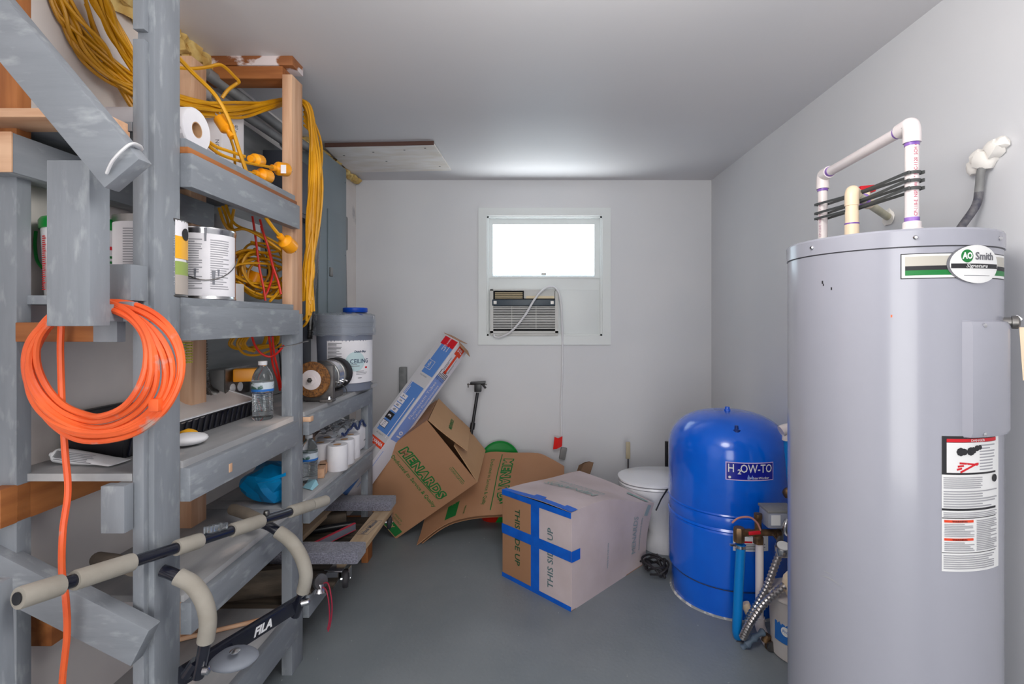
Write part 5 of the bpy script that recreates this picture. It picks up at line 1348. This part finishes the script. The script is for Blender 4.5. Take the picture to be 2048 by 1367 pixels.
build('lettering', oncyl(tm, cx, cy_, r, pm_, zc + .012, .0032), LABELW, tk)
tm = text('2', .030, .0005, .0008); build('lettering', oncyl(tm, cx, cy_, r, pm_ - .235 * wd / r, zc - .002, .0036), LABELW, tk)
tm = text('WaterWorker', .015, .0005, .0, .25); build('lettering', oncyl(tm, cx, cy_, r, pm_ + .17 * wd / r, zc - .028, .0032), LABELW, tk)
tm = MB()
for (dx, s_) in ((-.012, 1), (.004, .8)):
    tm.prism([(dx, .012 * s_ - .024, 0), (dx - .006 * s_, -.002 * s_ - .026, 0), (dx - .004 * s_, -.008 * s_ - .026, 0), (dx + .004 * s_, -.008 * s_ - .026, 0), (dx + .006 * s_, -.002 * s_ - .026, 0)], (0, 0, .0005))
build('drop_logo', oncyl(tm, cx, cy_, r, pm_, zc, .0034), SYLB, tk)
build('small_emblem', oncyl(MB().lathe([(.006, 0), (.006, .0005)], (-wd * .42, -.027, 0), (0, 0, 1), 12), cx, cy_, r, pm_, zc, .0032), LABELW, tk)
pl, yl = hit(cx, cy_, r, 1466); prt, yr = hit(cx, cy_, r, 1536)
pm2 = (pl + prt) / 2; wd = (prt - pl) * r; z1 = 1.35 - (1066 - 640) / 1000 * yl; z0 = 1.35 - (1100 - 640) / 1000 * yl
build('rating_label', oncyl(rect2(-wd / 2, wd / 2, z0, z1, .0006, 12), cx, cy_, r, pm2, 0, .0012), LABELW, tk)
build('red_strip', oncyl(rect2(-wd * .2, wd * .02, (z0 + z1) / 2, (z0 + z1) / 2 + .008, .0005, 6), cx, cy_, r, pm2, 0, .0022), RED, tk)
build('fine_print', oncyl(lines2(-wd * .45, wd * .4, z0 + .006, (z0 + z1) / 2 - .004, 4, .0004, .4), cx, cy_, r, pm2, 0, .0022), INKG, tk)
build('fine_print', oncyl(text('H2OW-TO', .010, .0004), cx, cy_, r, pm2 + .02, z1 - .009, .0022), INKG, tk)
# pipe riser behind heater edge
rs = thing('riser_pipe', 'white pipe fitting and blue riser partly hidden by the heater', 'pipe', (1.1, 2.15, .4))
build('white_elbow', MB().tube(spline([P(1562, 862, 2.15), P(1572, 858, 2.15), P(1590, 856, 2.15)], 4), .024, 14).tube([P(1573, 862, 2.15), P(1573, 880, 2.15)], .018, 12), PVC, rs)
build('blue_pipe', MB().tube([P(1574, 880, 2.15), P(1583, 985, 2.16)], .014, 12), TUBEBLUE, rs)
build('brass_valve', MB().merge(blob(P(1577, 985, 2.15), (.024, .022, .024), 4, .25)), BRASS, rs)

# ------------------------------------------------------------------ plumbing manifold before the tank
mf = thing('water_manifold', 'brass water manifold with blue, white and braided pipes before the tank', 'pipework', (.92, 2.12, 0))
Ym = 2.10
build('blue_hose', MB().tube(spline([P(1482, 1088, Ym), P(1478, 1160, Ym), P(1475, 1230, Ym), P(1474, 1262, Ym + .01), P(1478, 1275, Ym + .03)], 6), .0195, 14), TUBEBLUE, mf)
build('white_pipe', MB().tube([P(1519, 1086, Ym + .02), P(1519, 1235, Ym + .02)], .0165, 14), PVC, mf)
build('brass_elbow', MB().lathe([(.022, -.03), (.024, -.024), (.024, .024), (.020, .03), (0, .031)], P(1478, 1068, Ym), seg=8).tube([P(1478, 1066, Ym), P(1500, 1064, Ym + .01)], .016, 10), BRASS, mf)
build('hose_clamp', MB().lathe([(.0225, 0), (.0225, .012)], P(1481, 1094, Ym), seg=20).obox(P(1466, 1089, Ym - .0), V((1, 0, 0)), V((0, 1, 0)), V((0, 0, 1)), .012, .005, .004), CHROME, mf)
build('tee_body', MB().tube([P(1493, 1065, Ym + .01), P(1560, 1064, Ym + .03)], .014, 10).lathe([(.020, -.05), (.020, -.02), (.014, -.015), (.014, .05), (.017, .055), (.017, .075)], P(1516, 1062, Ym + .02), seg=12), BRASS, mf)
build('brass_nut', MB().lathe([(.022, -.012), (.022, .012)], P(1517, 1080, Ym + .02), seg=6), BRASS, mf)
build('red_lever', MB().beam(P(1497, 1066, Ym - .03), P(1521, 1064, Ym - .03), .014, .010, (0, 0, 1), .004), RED, mf)
build('sensor_tube', MB().tube(spline([P(1464, 1045, Ym), P(1478, 1035, Ym), P(1500, 1034, Ym), P(1515, 1046, Ym), P(1521, 1060, Ym)], 5), .004, 8), M('copper_tube', (190, 130, 120), .35), mf)
build('steel_nipple', MB().tube([P(1560, 1055, Ym + .04), P(1560, 1084, Ym + .04)], .014, 10), STEEL, mf)
build('brass_bracket', MB().tube([P(1545, 1066, Ym), P(1552, 1076, Ym), P(1556, 1066, Ym)], .006, 6), BRASS, mf)
x0, x1 = X(1532, Ym), X(1590, Ym)
build('pressure_switch', MB().box(x0, x1, Ym - .02, Ym + .07, Z(1054, Ym), Z(1018, Ym), .012), M('switch_grey_plastic', (150, 154, 168), .45), mf)
build('switch_base', MB().box(x0 - .002, x1, Ym - .022, Ym + .072, Z(1022, Ym), Z(1017, Ym), .002), CONDUIT, mf)
build('switch_sticker', MB().box(x0 + .012, x0 + .05, Ym - .0225, Ym - .019, Z(1046, Ym), Z(1026, Ym)), LABELW, mf)
build('switch_fitting', MB().tube(spline([P(1575, 1040, Ym - .03), P(1571, 1052, Ym - .04), P(1574, 1066, Ym - .03), P(1585, 1068, Ym)], 5), .012, 10), CHROME, mf)
gz_ = P(1566, 1098, Ym - .03)
build('pressure_gauge', MB().lathe([(.026, -.02), (.030, -.016), (.032, .014), (.028, .020), (0, .018)], gz_, (-.1, -.35, .93), 28), CHROME, mf)
build('gauge_face', MB().lathe([(.024, .020), (.024, .022), (0, .022)], gz_, (-.1, -.35, .93), 24), LABELW, mf)
def corr(pts, r0_, name='braided_hose'):
    q = spline(pts, 16); L = sum((q[i + 1] - q[i]).length for i in range(len(q) - 1)); n = int(L / .0075); out = []; acc = [0]
    for i in range(len(q) - 1): acc.append(acc[-1] + (q[i + 1] - q[i]).length)
    j = 0
    for k_ in range(n + 1):
        s_ = L * k_ / n
        while j < len(q) - 2 and acc[j + 1] < s_: j += 1
        t = (s_ - acc[j]) / max(acc[j + 1] - acc[j], 1e-9); out.append(q[j].lerp(q[j + 1], t))
    build(name, MB().tube(out, [r0_ if i % 2 else r0_ * .78 for i in range(len(out))], 12), CORR, mf)
corr([P(1559, 1106, 2.08), P(1550, 1130, 2.07), P(1533, 1175, 2.06), P(1510, 1215, 2.06), P(1496, 1240, 2.08)], .0165)
corr([P(1600, 1148, 2.0), P(1560, 1178, 1.98), P(1525, 1210, 1.99), P(1500, 1245, 2.02), P(1485, 1275, 2.06)], .0165)
build('drain_elbow', MB().tube(spline([P(1519, 1233, 2.12), P(1520, 1250, 2.12), P(1527, 1268, 2.10), P(1536, 1284, 2.07)], 5), .021, 14), PVC, mf)
build('drain_stub', MB().tube([P(1490, 1205, 2.14), P(1500, 1228, 2.13)], .018, 12), CPVC, mf)
build('drain_valve', MB().merge(blob(P(1542, 1290, 2.06), (.026, .026, .022), 12, .4)).tube([P(1535, 1268, 2.06), P(1530, 1282, 2.06)], .017, 10), BRASS, mf)
build('drain_knob', MB().lathe([(.018, -.006), (.020, 0), (.018, .006)], P(1543, 1292, 2.035), (0, -1, .1), 10), STEEL, mf)
build('grey_hose_end', MB().tube(spline([P(1528, 1262, 2.06), P(1512, 1272, 2.05), P(1498, 1285, 2.05), P(1486, 1294, 2.06)], 5), [.012 + .004 * math.sin(i * 1.3) for i in range(16)], 10), M('faded_blue_rubber', (96, 112, 130), .6), mf)
# buckets
wbk = thing('detergent_bucket', 'translucent white bucket with blue label peeking beside the heater', 'bucket', (1.09, 2.03, 0))
build('bucket_body', MB().lathe([(.095, 0), (.102, .006), (.112, .24), (.114, .243), (.110, .243), (.1, .01), (0, .01)], (1.085, 2.03, 0), seg=40), TRANSL, wbk)
ph_, _ = hit(1.085, 2.03, .105, 1572)
build('blue_label', oncyl(rect2(-.05, .09, .075, .16, .0006, 12), 1.085, 2.03, .107, ph_, 0, .001), BLUEL, wbk)
build('label_logo', oncyl(MB().lathe([(.018, 0), (.018, .0006)], (.0, .125, 0), (0, 0, 1), 20), 1.085, 2.03, .107, ph_, 0, .002), LABELW, wbk)
build('lettering', oncyl(text('Pro', .016, .0004), 1.085, 2.03, .107, ph_, .125, .003), BLUEL, wbk)
build('bucket_rim', MB().lathe([(.113, .236), (.117, .238), (.117, .246), (.110, .247)], (1.085, 2.03, 0), seg=40), TRANSL, wbk)
solo('brown_sponge', blob(P(1582, 1165, 1.98), (.03, .03, .05), 5, .3), CPVC, 'tan lump standing above the translucent bucket beside the heater', 'sponge')
# black cords on the floor
S = []
rr = random.Random(5)
for i in range(5):
    a0 = rr.uniform(0, 6); q = []
    for j in range(8):
        t = a0 + j * .85; q.append(V((.66 + .055 * math.cos(t) + rr.uniform(-.015, .015), 2.66 + .08 * math.sin(t), .012 + .06 * abs(math.sin(t * .8 + i)))))
    S.append(q)
S.append([V((.56, 2.80, .02)), V((.60, 2.74, .03)), V((.66, 2.68, .08)), V((.68, 2.63, .06)), V((.69, 2.58, .02))])
cordthing('black_extension_cord', 'bundle of black cord on the floor between carton and blue tank', S, .006, RUBBER)
solo('paint_chip', MB().prism([(.86, 2.10, .001), (.90, 2.09, .001), (.905, 2.105, .001), (.88, 2.115, .001)], (0, 0, .002)), SEAM, 'small flat dark chip on the floor before the blue tank', 'debris')

# ------------------------------------------------------------------ water heater
cx, cy_, r = .997, 1.41, .245
wh = thing('water_heater', 'tall grey electric water heater in the right foreground', 'water heater', (cx, cy_, 0))
prof = [(.232, 0), (.238, .02), (.238, .07), (r, .075), (r, 1.522), (r - .002, 1.524)]
build('heater_shell', MB().lathe(prof, (cx, cy_, 0), seg=96), HEAT, wh, smooth=28)
build('lid_seam', MB().lathe([(r - .002, 1.521), (r + .0005, 1.523), (r + .0005, 1.525), (r - .002, 1.527)], (cx, cy_, 0), seg=96), SEAM, wh)
prof = [(r + .003, 1.525), (r + .003, 1.562), (r, 1.567), (r - .006, 1.568), (r - .012, 1.563), (r - .02, 1.561), (0, 1.566)]
build('top_cap', MB().lathe(prof, (cx, cy_, 0), seg=96), HEAT, wh, smooth=28)
for px in (1626, 1830, 1996):
    a_, _ = hit(cx, cy_, r, px)
    build('cap_screw', MB().lathe([(.0055, 0), (.0055, .002), (.003, .005), (0, .005)], (cx + (r + .003) * math.cos(a_), cy_ + (r + .003) * math.sin(a_), 1.545), (math.cos(a_), math.sin(a_), 0), 10), CHROME, wh)
# rust spots and scuffs
for (px, z_, s_) in ((1645, 1.45, .004), (1647, 1.443, .003), (1663, 1.432, .0035), (1783, 1.36, .003)):
    a_, _ = hit(cx, cy_, r, px); build('paint_chip_mark', oncyl(rect2(-s_ / 2, s_ / 2, -s_, s_, .0003, 1), cx, cy_, r, a_, z_, .0004), INK if px < 1700 else ORC, wh)
a_, _ = hit(cx, cy_, r, 1660)
build('scuff_mark', oncyl(MB().sheet([[(-.03 + .06 * i / 10, .006 * math.sin(i * .34) + s_ * .0022 * math.sin(i * .314), 0) for i in range(11)] for s_ in (-1, 1)], .0003), cx, cy_, r, a_, .672, .0004), INKL, wh)
build('scuff_mark', oncyl(rect2(-.012, .012, -.0012, .0012, .0003, 4), cx, cy_, r, a_ - .02, .69, .0004), INKL, wh)
# maker's band and oval badge
a0, ya = hit(cx, cy_, r, 1801); a1, yb = hit(cx, cy_, r, 2000)
def zz(py, Y): return 1.35 - (py - 640) / 1000 * Y
zt, zb = zz(508, ya), zz(558, ya)
def bandp(p0, p1, z0_, z1_, mat, nm, lift, nx=16): build(nm, oncyl(rect2(0, (p1 - p0) * r, z0_, z1_, .0005, nx), cx, cy_, r, p0, 0, lift), mat, wh)
bandp(a0, a1 + .12, zb, zt, INK, 'badge_border', .0006, 24)
bandp(a0 + .008, a1 + .12, zb + .002, zt - .002, LABELW, 'badge_band', .0012, 24)
bandp(a0 + .035, a1 + .12, zb + .008, zb + .020, GREEN, 'green_stripe', .0018, 24)
bandp(a0 + .035, a1 + .12, zb + .020, zb + .030, INK, 'black_stripe', .0019, 24)
bandp(a0 + .035, a1 + .10, zb + .030, zt - .007, M('khaki_stripe', (186, 182, 172), .4), 'tan_stripe', .0018, 24)
ab, ybb = hit(cx, cy_, r, 1946); zc = zz(528, ybb)
aL, _ = hit(cx, cy_, r, 1897); aR, _ = hit(cx, cy_, r, 1990)
ow = (aR - aL) * r / 2
def ell(w_, h_): return disc2(w_, h_, 24)
am = (aL + aR) / 2
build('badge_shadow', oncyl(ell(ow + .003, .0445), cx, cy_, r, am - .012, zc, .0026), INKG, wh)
build('oval_badge', oncyl(ell(ow, .0445), cx, cy_, r, am, zc, .0036), LABELW, wh)
build('badge_stripe', oncyl(rect2(-ow * .96, ow * .96, -.010, .001, .0005, 12), cx, cy_, r, am, zc, .0046), INK, wh)
aE, _ = hit(cx, cy_, r, 1931); aE0, _ = hit(cx, cy_, r, 1919); aS0, _ = hit(cx, cy_, r, 1947); aS1, _ = hit(cx, cy_, r, 1981)
build('green_emblem', oncyl(ell((aE - aE0) * r, .0150), cx, cy_, r, aE, zc + .0185, .0046), GREEN, wh)
build('lettering', oncyl(fitw(text('AO', .020, .0004, .0008), (aE - aE0) * r * 1.7), cx, cy_, r, aE, zc + .0185, .0056), LABELW, wh)
build('lettering', oncyl(fitw(text('Smith', .024, .0004, .0006), (aS1 - aS0) * r), cx, cy_, r, (aS0 + aS1) / 2, zc + .018, .0048), INKG, wh)
build('lettering', oncyl(text('Signature', .012, .0004, 0, .3, xs=1.3), cx, cy_, r, am - .01, zc - .0045, .0056), LABELW, wh)
build('fine_print', oncyl(rect2(-.035, .035, -.027, -.026, .0003, 6), cx, cy_, r, am, zc, .0046), INKG, wh)
# element access cover
a0, ya = hit(cx, cy_, r, 1924); zt, zb = 1.350, 1.075
mb = MB(); G = []
n = 14; a1 = a0 + .62
prs = [(0, 0), (.05, .012), (.10, .016)]
for j, (zq, dp) in enumerate([(zb, .0), (zb + .004, .012), (zb + .014, .017), (zt - .014, .017), (zt - .004, .012), (zt, .0)]):
    row = []
    for i in range(n + 1):
        t = i / n; a_ = a0 + (a1 - a0) * t; e = min(t, 1 - t) * (a1 - a0) * r; q_ = min(1, (e / .012)) ** .5; row.append((cx + (r + dp * q_) * math.cos(a_), cy_ + (r + dp * q_) * math.sin(a_), zq))
    G.append(row)
build('access_cover', mb.sheet(G, .001), HEAT, wh)
for zs in (zt - .012, zb + .012):
    a_ = a0 + .16
    build('cover_screw', MB().lathe([(.005, 0), (.005, .002), (0, .005)], (cx + (r + .0165) * math.cos(a_), cy_ + (r + .0165) * math.sin(a_), zs), (math.cos(a_), math.sin(a_), 0), 10), CHROME, wh)
# warning label
a0, ya = hit(cx, cy_, r, 1883); a1 = a0 + .66; LWd = (a1 - a0) * r; zt = zz(871, ya); zb = zz(1141, ya); hL = zt - zb
def wl_(x0, x1, y0, y1, mat, nm, lift=.0018, nx=12):   # label coords: x 0..1, y 0..1 from the top
    build(nm, oncyl(rect2(x0 * LWd, x1 * LWd, zt - y1 * hL, zt - y0 * hL, .0004, nx), cx, cy_, r, a0, 0, lift), mat, wh)
def wlt(s, size, x, y, mat, lift=.003, xs=1.2): build('lettering', oncyl(text(s, size, .0003, .0, xs=xs).merge(MB()), cx, cy_, r, a0 + x * LWd / r, zt - y * hL, lift), mat, wh)
def wll(x0, x1, y0, y1, n, seed): build('fine_print', oncyl(lines2(x0 * LWd, x1 * LWd, zt - y1 * hL, zt - y0 * hL, n, .0003, .42, seed), cx, cy_, r, a0, 0, .0026), INKL, wh)
wl_(0, 1, 0, 1, LABELW, 'warning_label', .0010, 20)
wl_(0, .9, 0, .285, INK, 'black_frame', .0016)
wl_(.06, .90, .02, .045, RED, 'danger_band', .0022)
wl_(.06, .90, .048, .27, LABELW, 'picture_panel', .0022)
wlt('DANGER', .008, .52, .033, LABELW)
wll(.55, .86, .06, .26, 9, 1)
hand_ = MB()
for (x_, y_, a_, l_) in ((.36, .215, .1, .05), (.36, .225, .25, .055), (.37, .235, .45, .045), (.37, .205, -.1, .045)):
    c0_ = (x_ * LWd, zt - y_ * hL); q = MB().box(-l_ / 2, l_ / 2, -.0022, .0022, 0, .0004)
    hand_.add([(c0_[0] + v.x * math.cos(a_) - v.y * math.sin(a_), c0_[1] + v.x * math.sin(a_) + v.y * math.cos(a_), v.z) for v in q.v], q.f)
build('hand_symbol', oncyl(hand_, cx, cy_, r, a0, 0, .0028), RED, wh)
fig = MB()
for (x_, y_, s_) in ((.25, .115, .010), (.30, .115, .008), (.40, .112, .010), (.44, .105, .008), (.50, .09, .007), (.55, .085, .006)):
    fig.merge(MB().lathe([(s_, 0), (s_, .0003)], (x_ * LWd, zt - y_ * hL, 0), (0, 0, 1), 8))
build('valve_symbol', oncyl(fig, cx, cy_, r, a0, 0, .0028), INK, wh)
wll(.02, .60, .30, .39, 6, 2); wll(.02, .92, .40, .53, 7, 3); wll(.02, .92, .56, .60, 3, 4)
wl_(.0, .9, .535, .55, INK, 'black_rule'); wl_(0, .9, .603, .608, INK, 'black_rule')
wl_(.03, .45, .62, .638, SYR, 'orange_band'); wl_(.03, .45, .755, .772, SYR, 'orange_band')
wlt('WARNING', .006, .24, .629, INK); wlt('WARNING', .006, .24, .764, INK)
wll(.03, .46, .645, .745, 8, 5); wll(.03, .46, .78, .85, 5, 6); wll(.50, .92, .62, .85, 17, 7)
wl_(0, .9, .86, .864, INK, 'black_rule'); wll(.02, .85, .875, .985, 7, 8)
build('recycle_symbol', oncyl(MB().lathe([(.009, 0), (.009, .0003), (.006, .0003), (.006, 0)], (.86 * LWd, zt - .325 * hL, 0), (0, 0, 1), 16), cx, cy_, r, a0, 0, .0028), INK, wh)
# relief valve with tag
c0 = V((cx + (r - .003) * math.cos(R(-50)), cy_ + (r - .003) * math.sin(R(-50)), 1.345))
dv = V((math.cos(R(-38)), math.sin(R(-38)), 0))
build('relief_valve', MB().lathe([(.012, 0), (.012, .016), (.016, .017), (.016, .028), (.010, .032)], c0, dv, 12), STEEL, wh)
build('valve_lever', MB().beam(c0 + dv * .024 + V((0, 0, .016)), c0 + dv * .034 + V((0, 0, .005)), .008, .003, (0, 0, 1), .001), CHROME, wh)
pa = c0 + dv * .026 + V((0, -.006, -.012))
build('valve_tag', MB().prism([pa, pa + V((.009, -.004, 0)), pa + V((.010, -.004, -.125)), pa + V((.006, -.003, -.128))], (.0012, .0016, 0)), CPVC, wh)

# ------------------------------------------------------------------ pipes above the heater
cwp = thing('cold_water_pipe', 'white plastic pipe arching from behind heater to its top', 'pipe', (.97, 1.45, 1.57))
xr_, yr_, xl_, yl_ = .951, 1.25, .984, 1.69; zt_ = 1.838
build('riser', MB().tube([(xr_, yr_, 1.566), (xr_, yr_, zt_ - .02)], .0150, 18), PVC, cwp)
build('riser', MB().tube([(xl_, yl_, .3), (xl_, yl_, zt_ - .02)], .0148, 18), PVC, cwp)
dr_ = (V((xl_, yl_, 0)) - V((xr_, yr_, 0))).normalized()
build('cross_pipe', MB().tube([V((xr_, yr_, zt_)) + dr_ * .02, V((xl_, yl_, zt_)) - dr_ * .02], .0148, 18), PVC, cwp)
build('elbow', MB().tube(spline([V((xr_, yr_, zt_ - .045)), V((xr_, yr_, zt_ - .018)), V((xr_, yr_, zt_)) + dr_ * .006 + V((0, 0, .0)), V((xr_, yr_, zt_ + .001)) + dr_ * .02, V((xr_, yr_, zt_)) + dr_ * .045], 5), .0195, 18), PVC, cwp)
build('elbow', MB().tube(spline([V((xl_, yl_, zt_ - .045)), V((xl_, yl_, zt_ - .018)), V((xl_, yl_, zt_)) - dr_ * .006, V((xl_, yl_, zt_)) - dr_ * .02, V((xl_, yl_, zt_)) - dr_ * .045], 5), .0195, 18), PVC, cwp)
pr_ = MB()
for p, d in ((V((xr_, yr_, zt_ - .053)), V((0, 0, 1))), (V((xl_, yl_, zt_ - .053)), V((0, 0, 1))), (V((xr_, yr_, zt_)) + dr_ * .045, dr_), (V((xl_, yl_, zt_)) - dr_ * .055, dr_), (V((xr_, yr_, 1.596)), V((0, 0, 1)))):
    build('primer_stain', MB().lathe([(.0160, 0), (.0162, .010)], p, d, 20), PURP, cwp)
build('inlet_coupling', MB().lathe([(.024, 0), (.024, .012), (.0195, .014), (.0195, .028), (.017, .030)], (xr_, yr_, 1.566), seg=24), PVC, cwp)
a_ = math.atan2(-yr_, -xr_) + .55
tm = text('CP-110-E  NSF-PW  1" PVC-1120  SCH 40', .0105, .0003, .0)
tm = MB().add([(-v.y, v.x, v.z) for v in tm.v], tm.f)
build('lettering', oncyl(tm, xr_, yr_, .0150, a_, 1.70, .0005), M('magenta_ink', (190, 60, 100), .5), cwp)
tm = text('CP-110-E  NSF-PW  1" PVC', .0105, .0003, .0); tm = MB().add([(-v.y, v.x, v.z) for v in tm.v], tm.f)
build('lettering', oncyl(tm, xl_, yl_, .0150, math.atan2(-yl_, -xl_) - .5, 1.69, .0005), M('faint_magenta_ink', (196, 150, 170), .5), cwp)
hwp = thing('hot_water_pipe', 'short cream plastic pipe with red-handled valve entering the wall', 'pipe', (.93, 1.45, 1.566))
hx, hy = .929, 1.45
build('base_coupling', MB().lathe([(.023, 0), (.023, .028), (.0185, .031), (.0185, .065), (.0175, .066), (.0175, .10), (.0165, .101), (.0165, .135)], (hx, hy, 1.564), seg=24), CPVC, hwp)
zz_ = 1.722; wp_ = V((1.292, 1.81, 1.722)); dd = (wp_ - V((hx, hy, zz_))).normalized()
build('elbow', MB().tube(spline([V((hx, hy, zz_ - .04)), V((hx, hy, zz_ - .012)), V((hx, hy, zz_ + .001)) + dd * .006, V((hx, hy, zz_)) + dd * .018, V((hx, hy, zz_)) + dd * .035], 5), .0185, 18), CPVC, hwp)
build('wall_pipe', MB().tube([V((hx, hy, zz_)) + dd * .03, wp_], .0125, 16), M('dusty_cpvc', (206, 200, 176), .4, c2=(186, 182, 150), ns=14), hwp)
vv = V((hx, hy, zz_)) + dd * .17
build('valve_body', MB().tube([vv - dd * .03, vv + dd * .03], .019, 16).tube([vv, vv + V((0, 0, .03))], .012, 12), CPVC, hwp)
build('red_handle', MB().obox(vv + V((0, 0, .038)), V((1, 0, .1)).normalized(), V((0, 1, 0)), V((-.1, 0, 1)).normalized(), .024, .012, .011, .004), RED, hwp)
build('primer_stain', MB().lathe([(.0190, 0), (.0190, .004)], (hx, hy, 1.627), seg=20).lathe([(.0195, 0), (.0195, .006)], vv - dd * .034, dd, 18), PURP, hwp)
solo('wall_escutcheon', blob((1.288, 1.805, 1.722), (.008, .03, .03), 2, .4), WFOAM, 'lumpy white filler where the cream pipe enters the wall', 'filler')
def strapl(zr, zl, nm_label):
    pts = []
    rs_ = .0175
    c1, c2 = V((xr_, yr_, zr)), V((xl_, yl_, zl)); pd = V((-dr_.y, dr_.x, 0))
    for k_ in range(7):
        a_ = math.pi / 2 - math.pi * k_ / 6
        pts.append(c1 + (-dr_) * (rs_ * math.cos(a_)) + pd * (rs_ * math.sin(a_)))
    m_ = (c1 + c2) / 2
    pts.append(m_ - pd * .006 + V((0, 0, -.004)))
    for k_ in range(7):
        a_ = -math.pi / 2 + math.pi * k_ / 6
        pts.append(c2 + dr_ * (rs_ * math.cos(a_)) + pd * (rs_ * math.sin(a_)))
    pts.append(m_ + pd * .006 + V((0, 0, -.004)))
    q = spline(pts, 4, closed=True); mb = MB(); G = []
    mb = MB(); vs = []; fs = []; n = len(q)
    for i, p in enumerate(q):
        t = (q[(i + 1) % n] - q[i - 1]).normalized(); nrm = t.cross(V((0, 0, 1))).normalized()
        for (s1, s2) in ((0, -1), (1, -1), (1, 1), (0, 1)): vs.append(p + nrm * (.0015 * s1) + V((0, 0, .0038 * s2)))
    for i in range(n):
        j = (i + 1) % n
        for k_ in range(4):
            l = (k_ + 1) % 4; fs.append((i * 4 + k_, i * 4 + l, j * 4 + l, j * 4 + k_))
    mb.add(vs, fs); solo('cable_tie', mb, STRAP, nm_label, 'strap', 'straps joining the two risers')
strapl(1.716, 1.742, 'top black strap looped round both white risers')
strapl(1.696, 1.712, 'middle black strap looped round both white risers')
strapl(1.677, 1.694, 'lowest black strap looped round both white risers')
pc_ = thing('power_cable', 'dark armoured cable from the heater top to the wall', 'cable', (1.16, 1.42, 1.57))
pts = spline([(1.16, 1.42, 1.562), (1.20, 1.42, 1.59), (1.235, 1.43, 1.625), (1.268, 1.425, 1.68), (1.272, 1.42, 1.73), (1.268, 1.41, 1.77), (1.285, 1.41, 1.805)], 6)
k_ = int(len(pts) * .62)
build('cable', MB().tube(pts[:k_ + 1], .0105, 10), M('dark_cable_jacket', (72, 72, 84), .5, c2=(110, 108, 112), ns=60), pc_)
build('painted_cable_end', MB().tube(pts[k_:], .0105, 10), CONDUIT, pc_)
mb = MB()
for i, (dx, dy, dz, s_) in enumerate(((-.01, .0, 0, .03), (-.012, -.03, .018, .026), (-.01, .03, -.012, .024), (-.012, -.05, .028, .018), (-.014, .015, .01, .022))):
    mb.merge(blob((1.290 + dx, 1.41 + dy, 1.805 + dz), s_, i, .5))
solo('foam_lump', mb, WFOAM, 'lumpy white expanding foam sealing the cable hole in wall', 'foam')
# outside ground so the window does not look into emptiness
struct('ground_outside', MB().box(-6, 6, D + .12, 9, -.4, -.35), OUT)
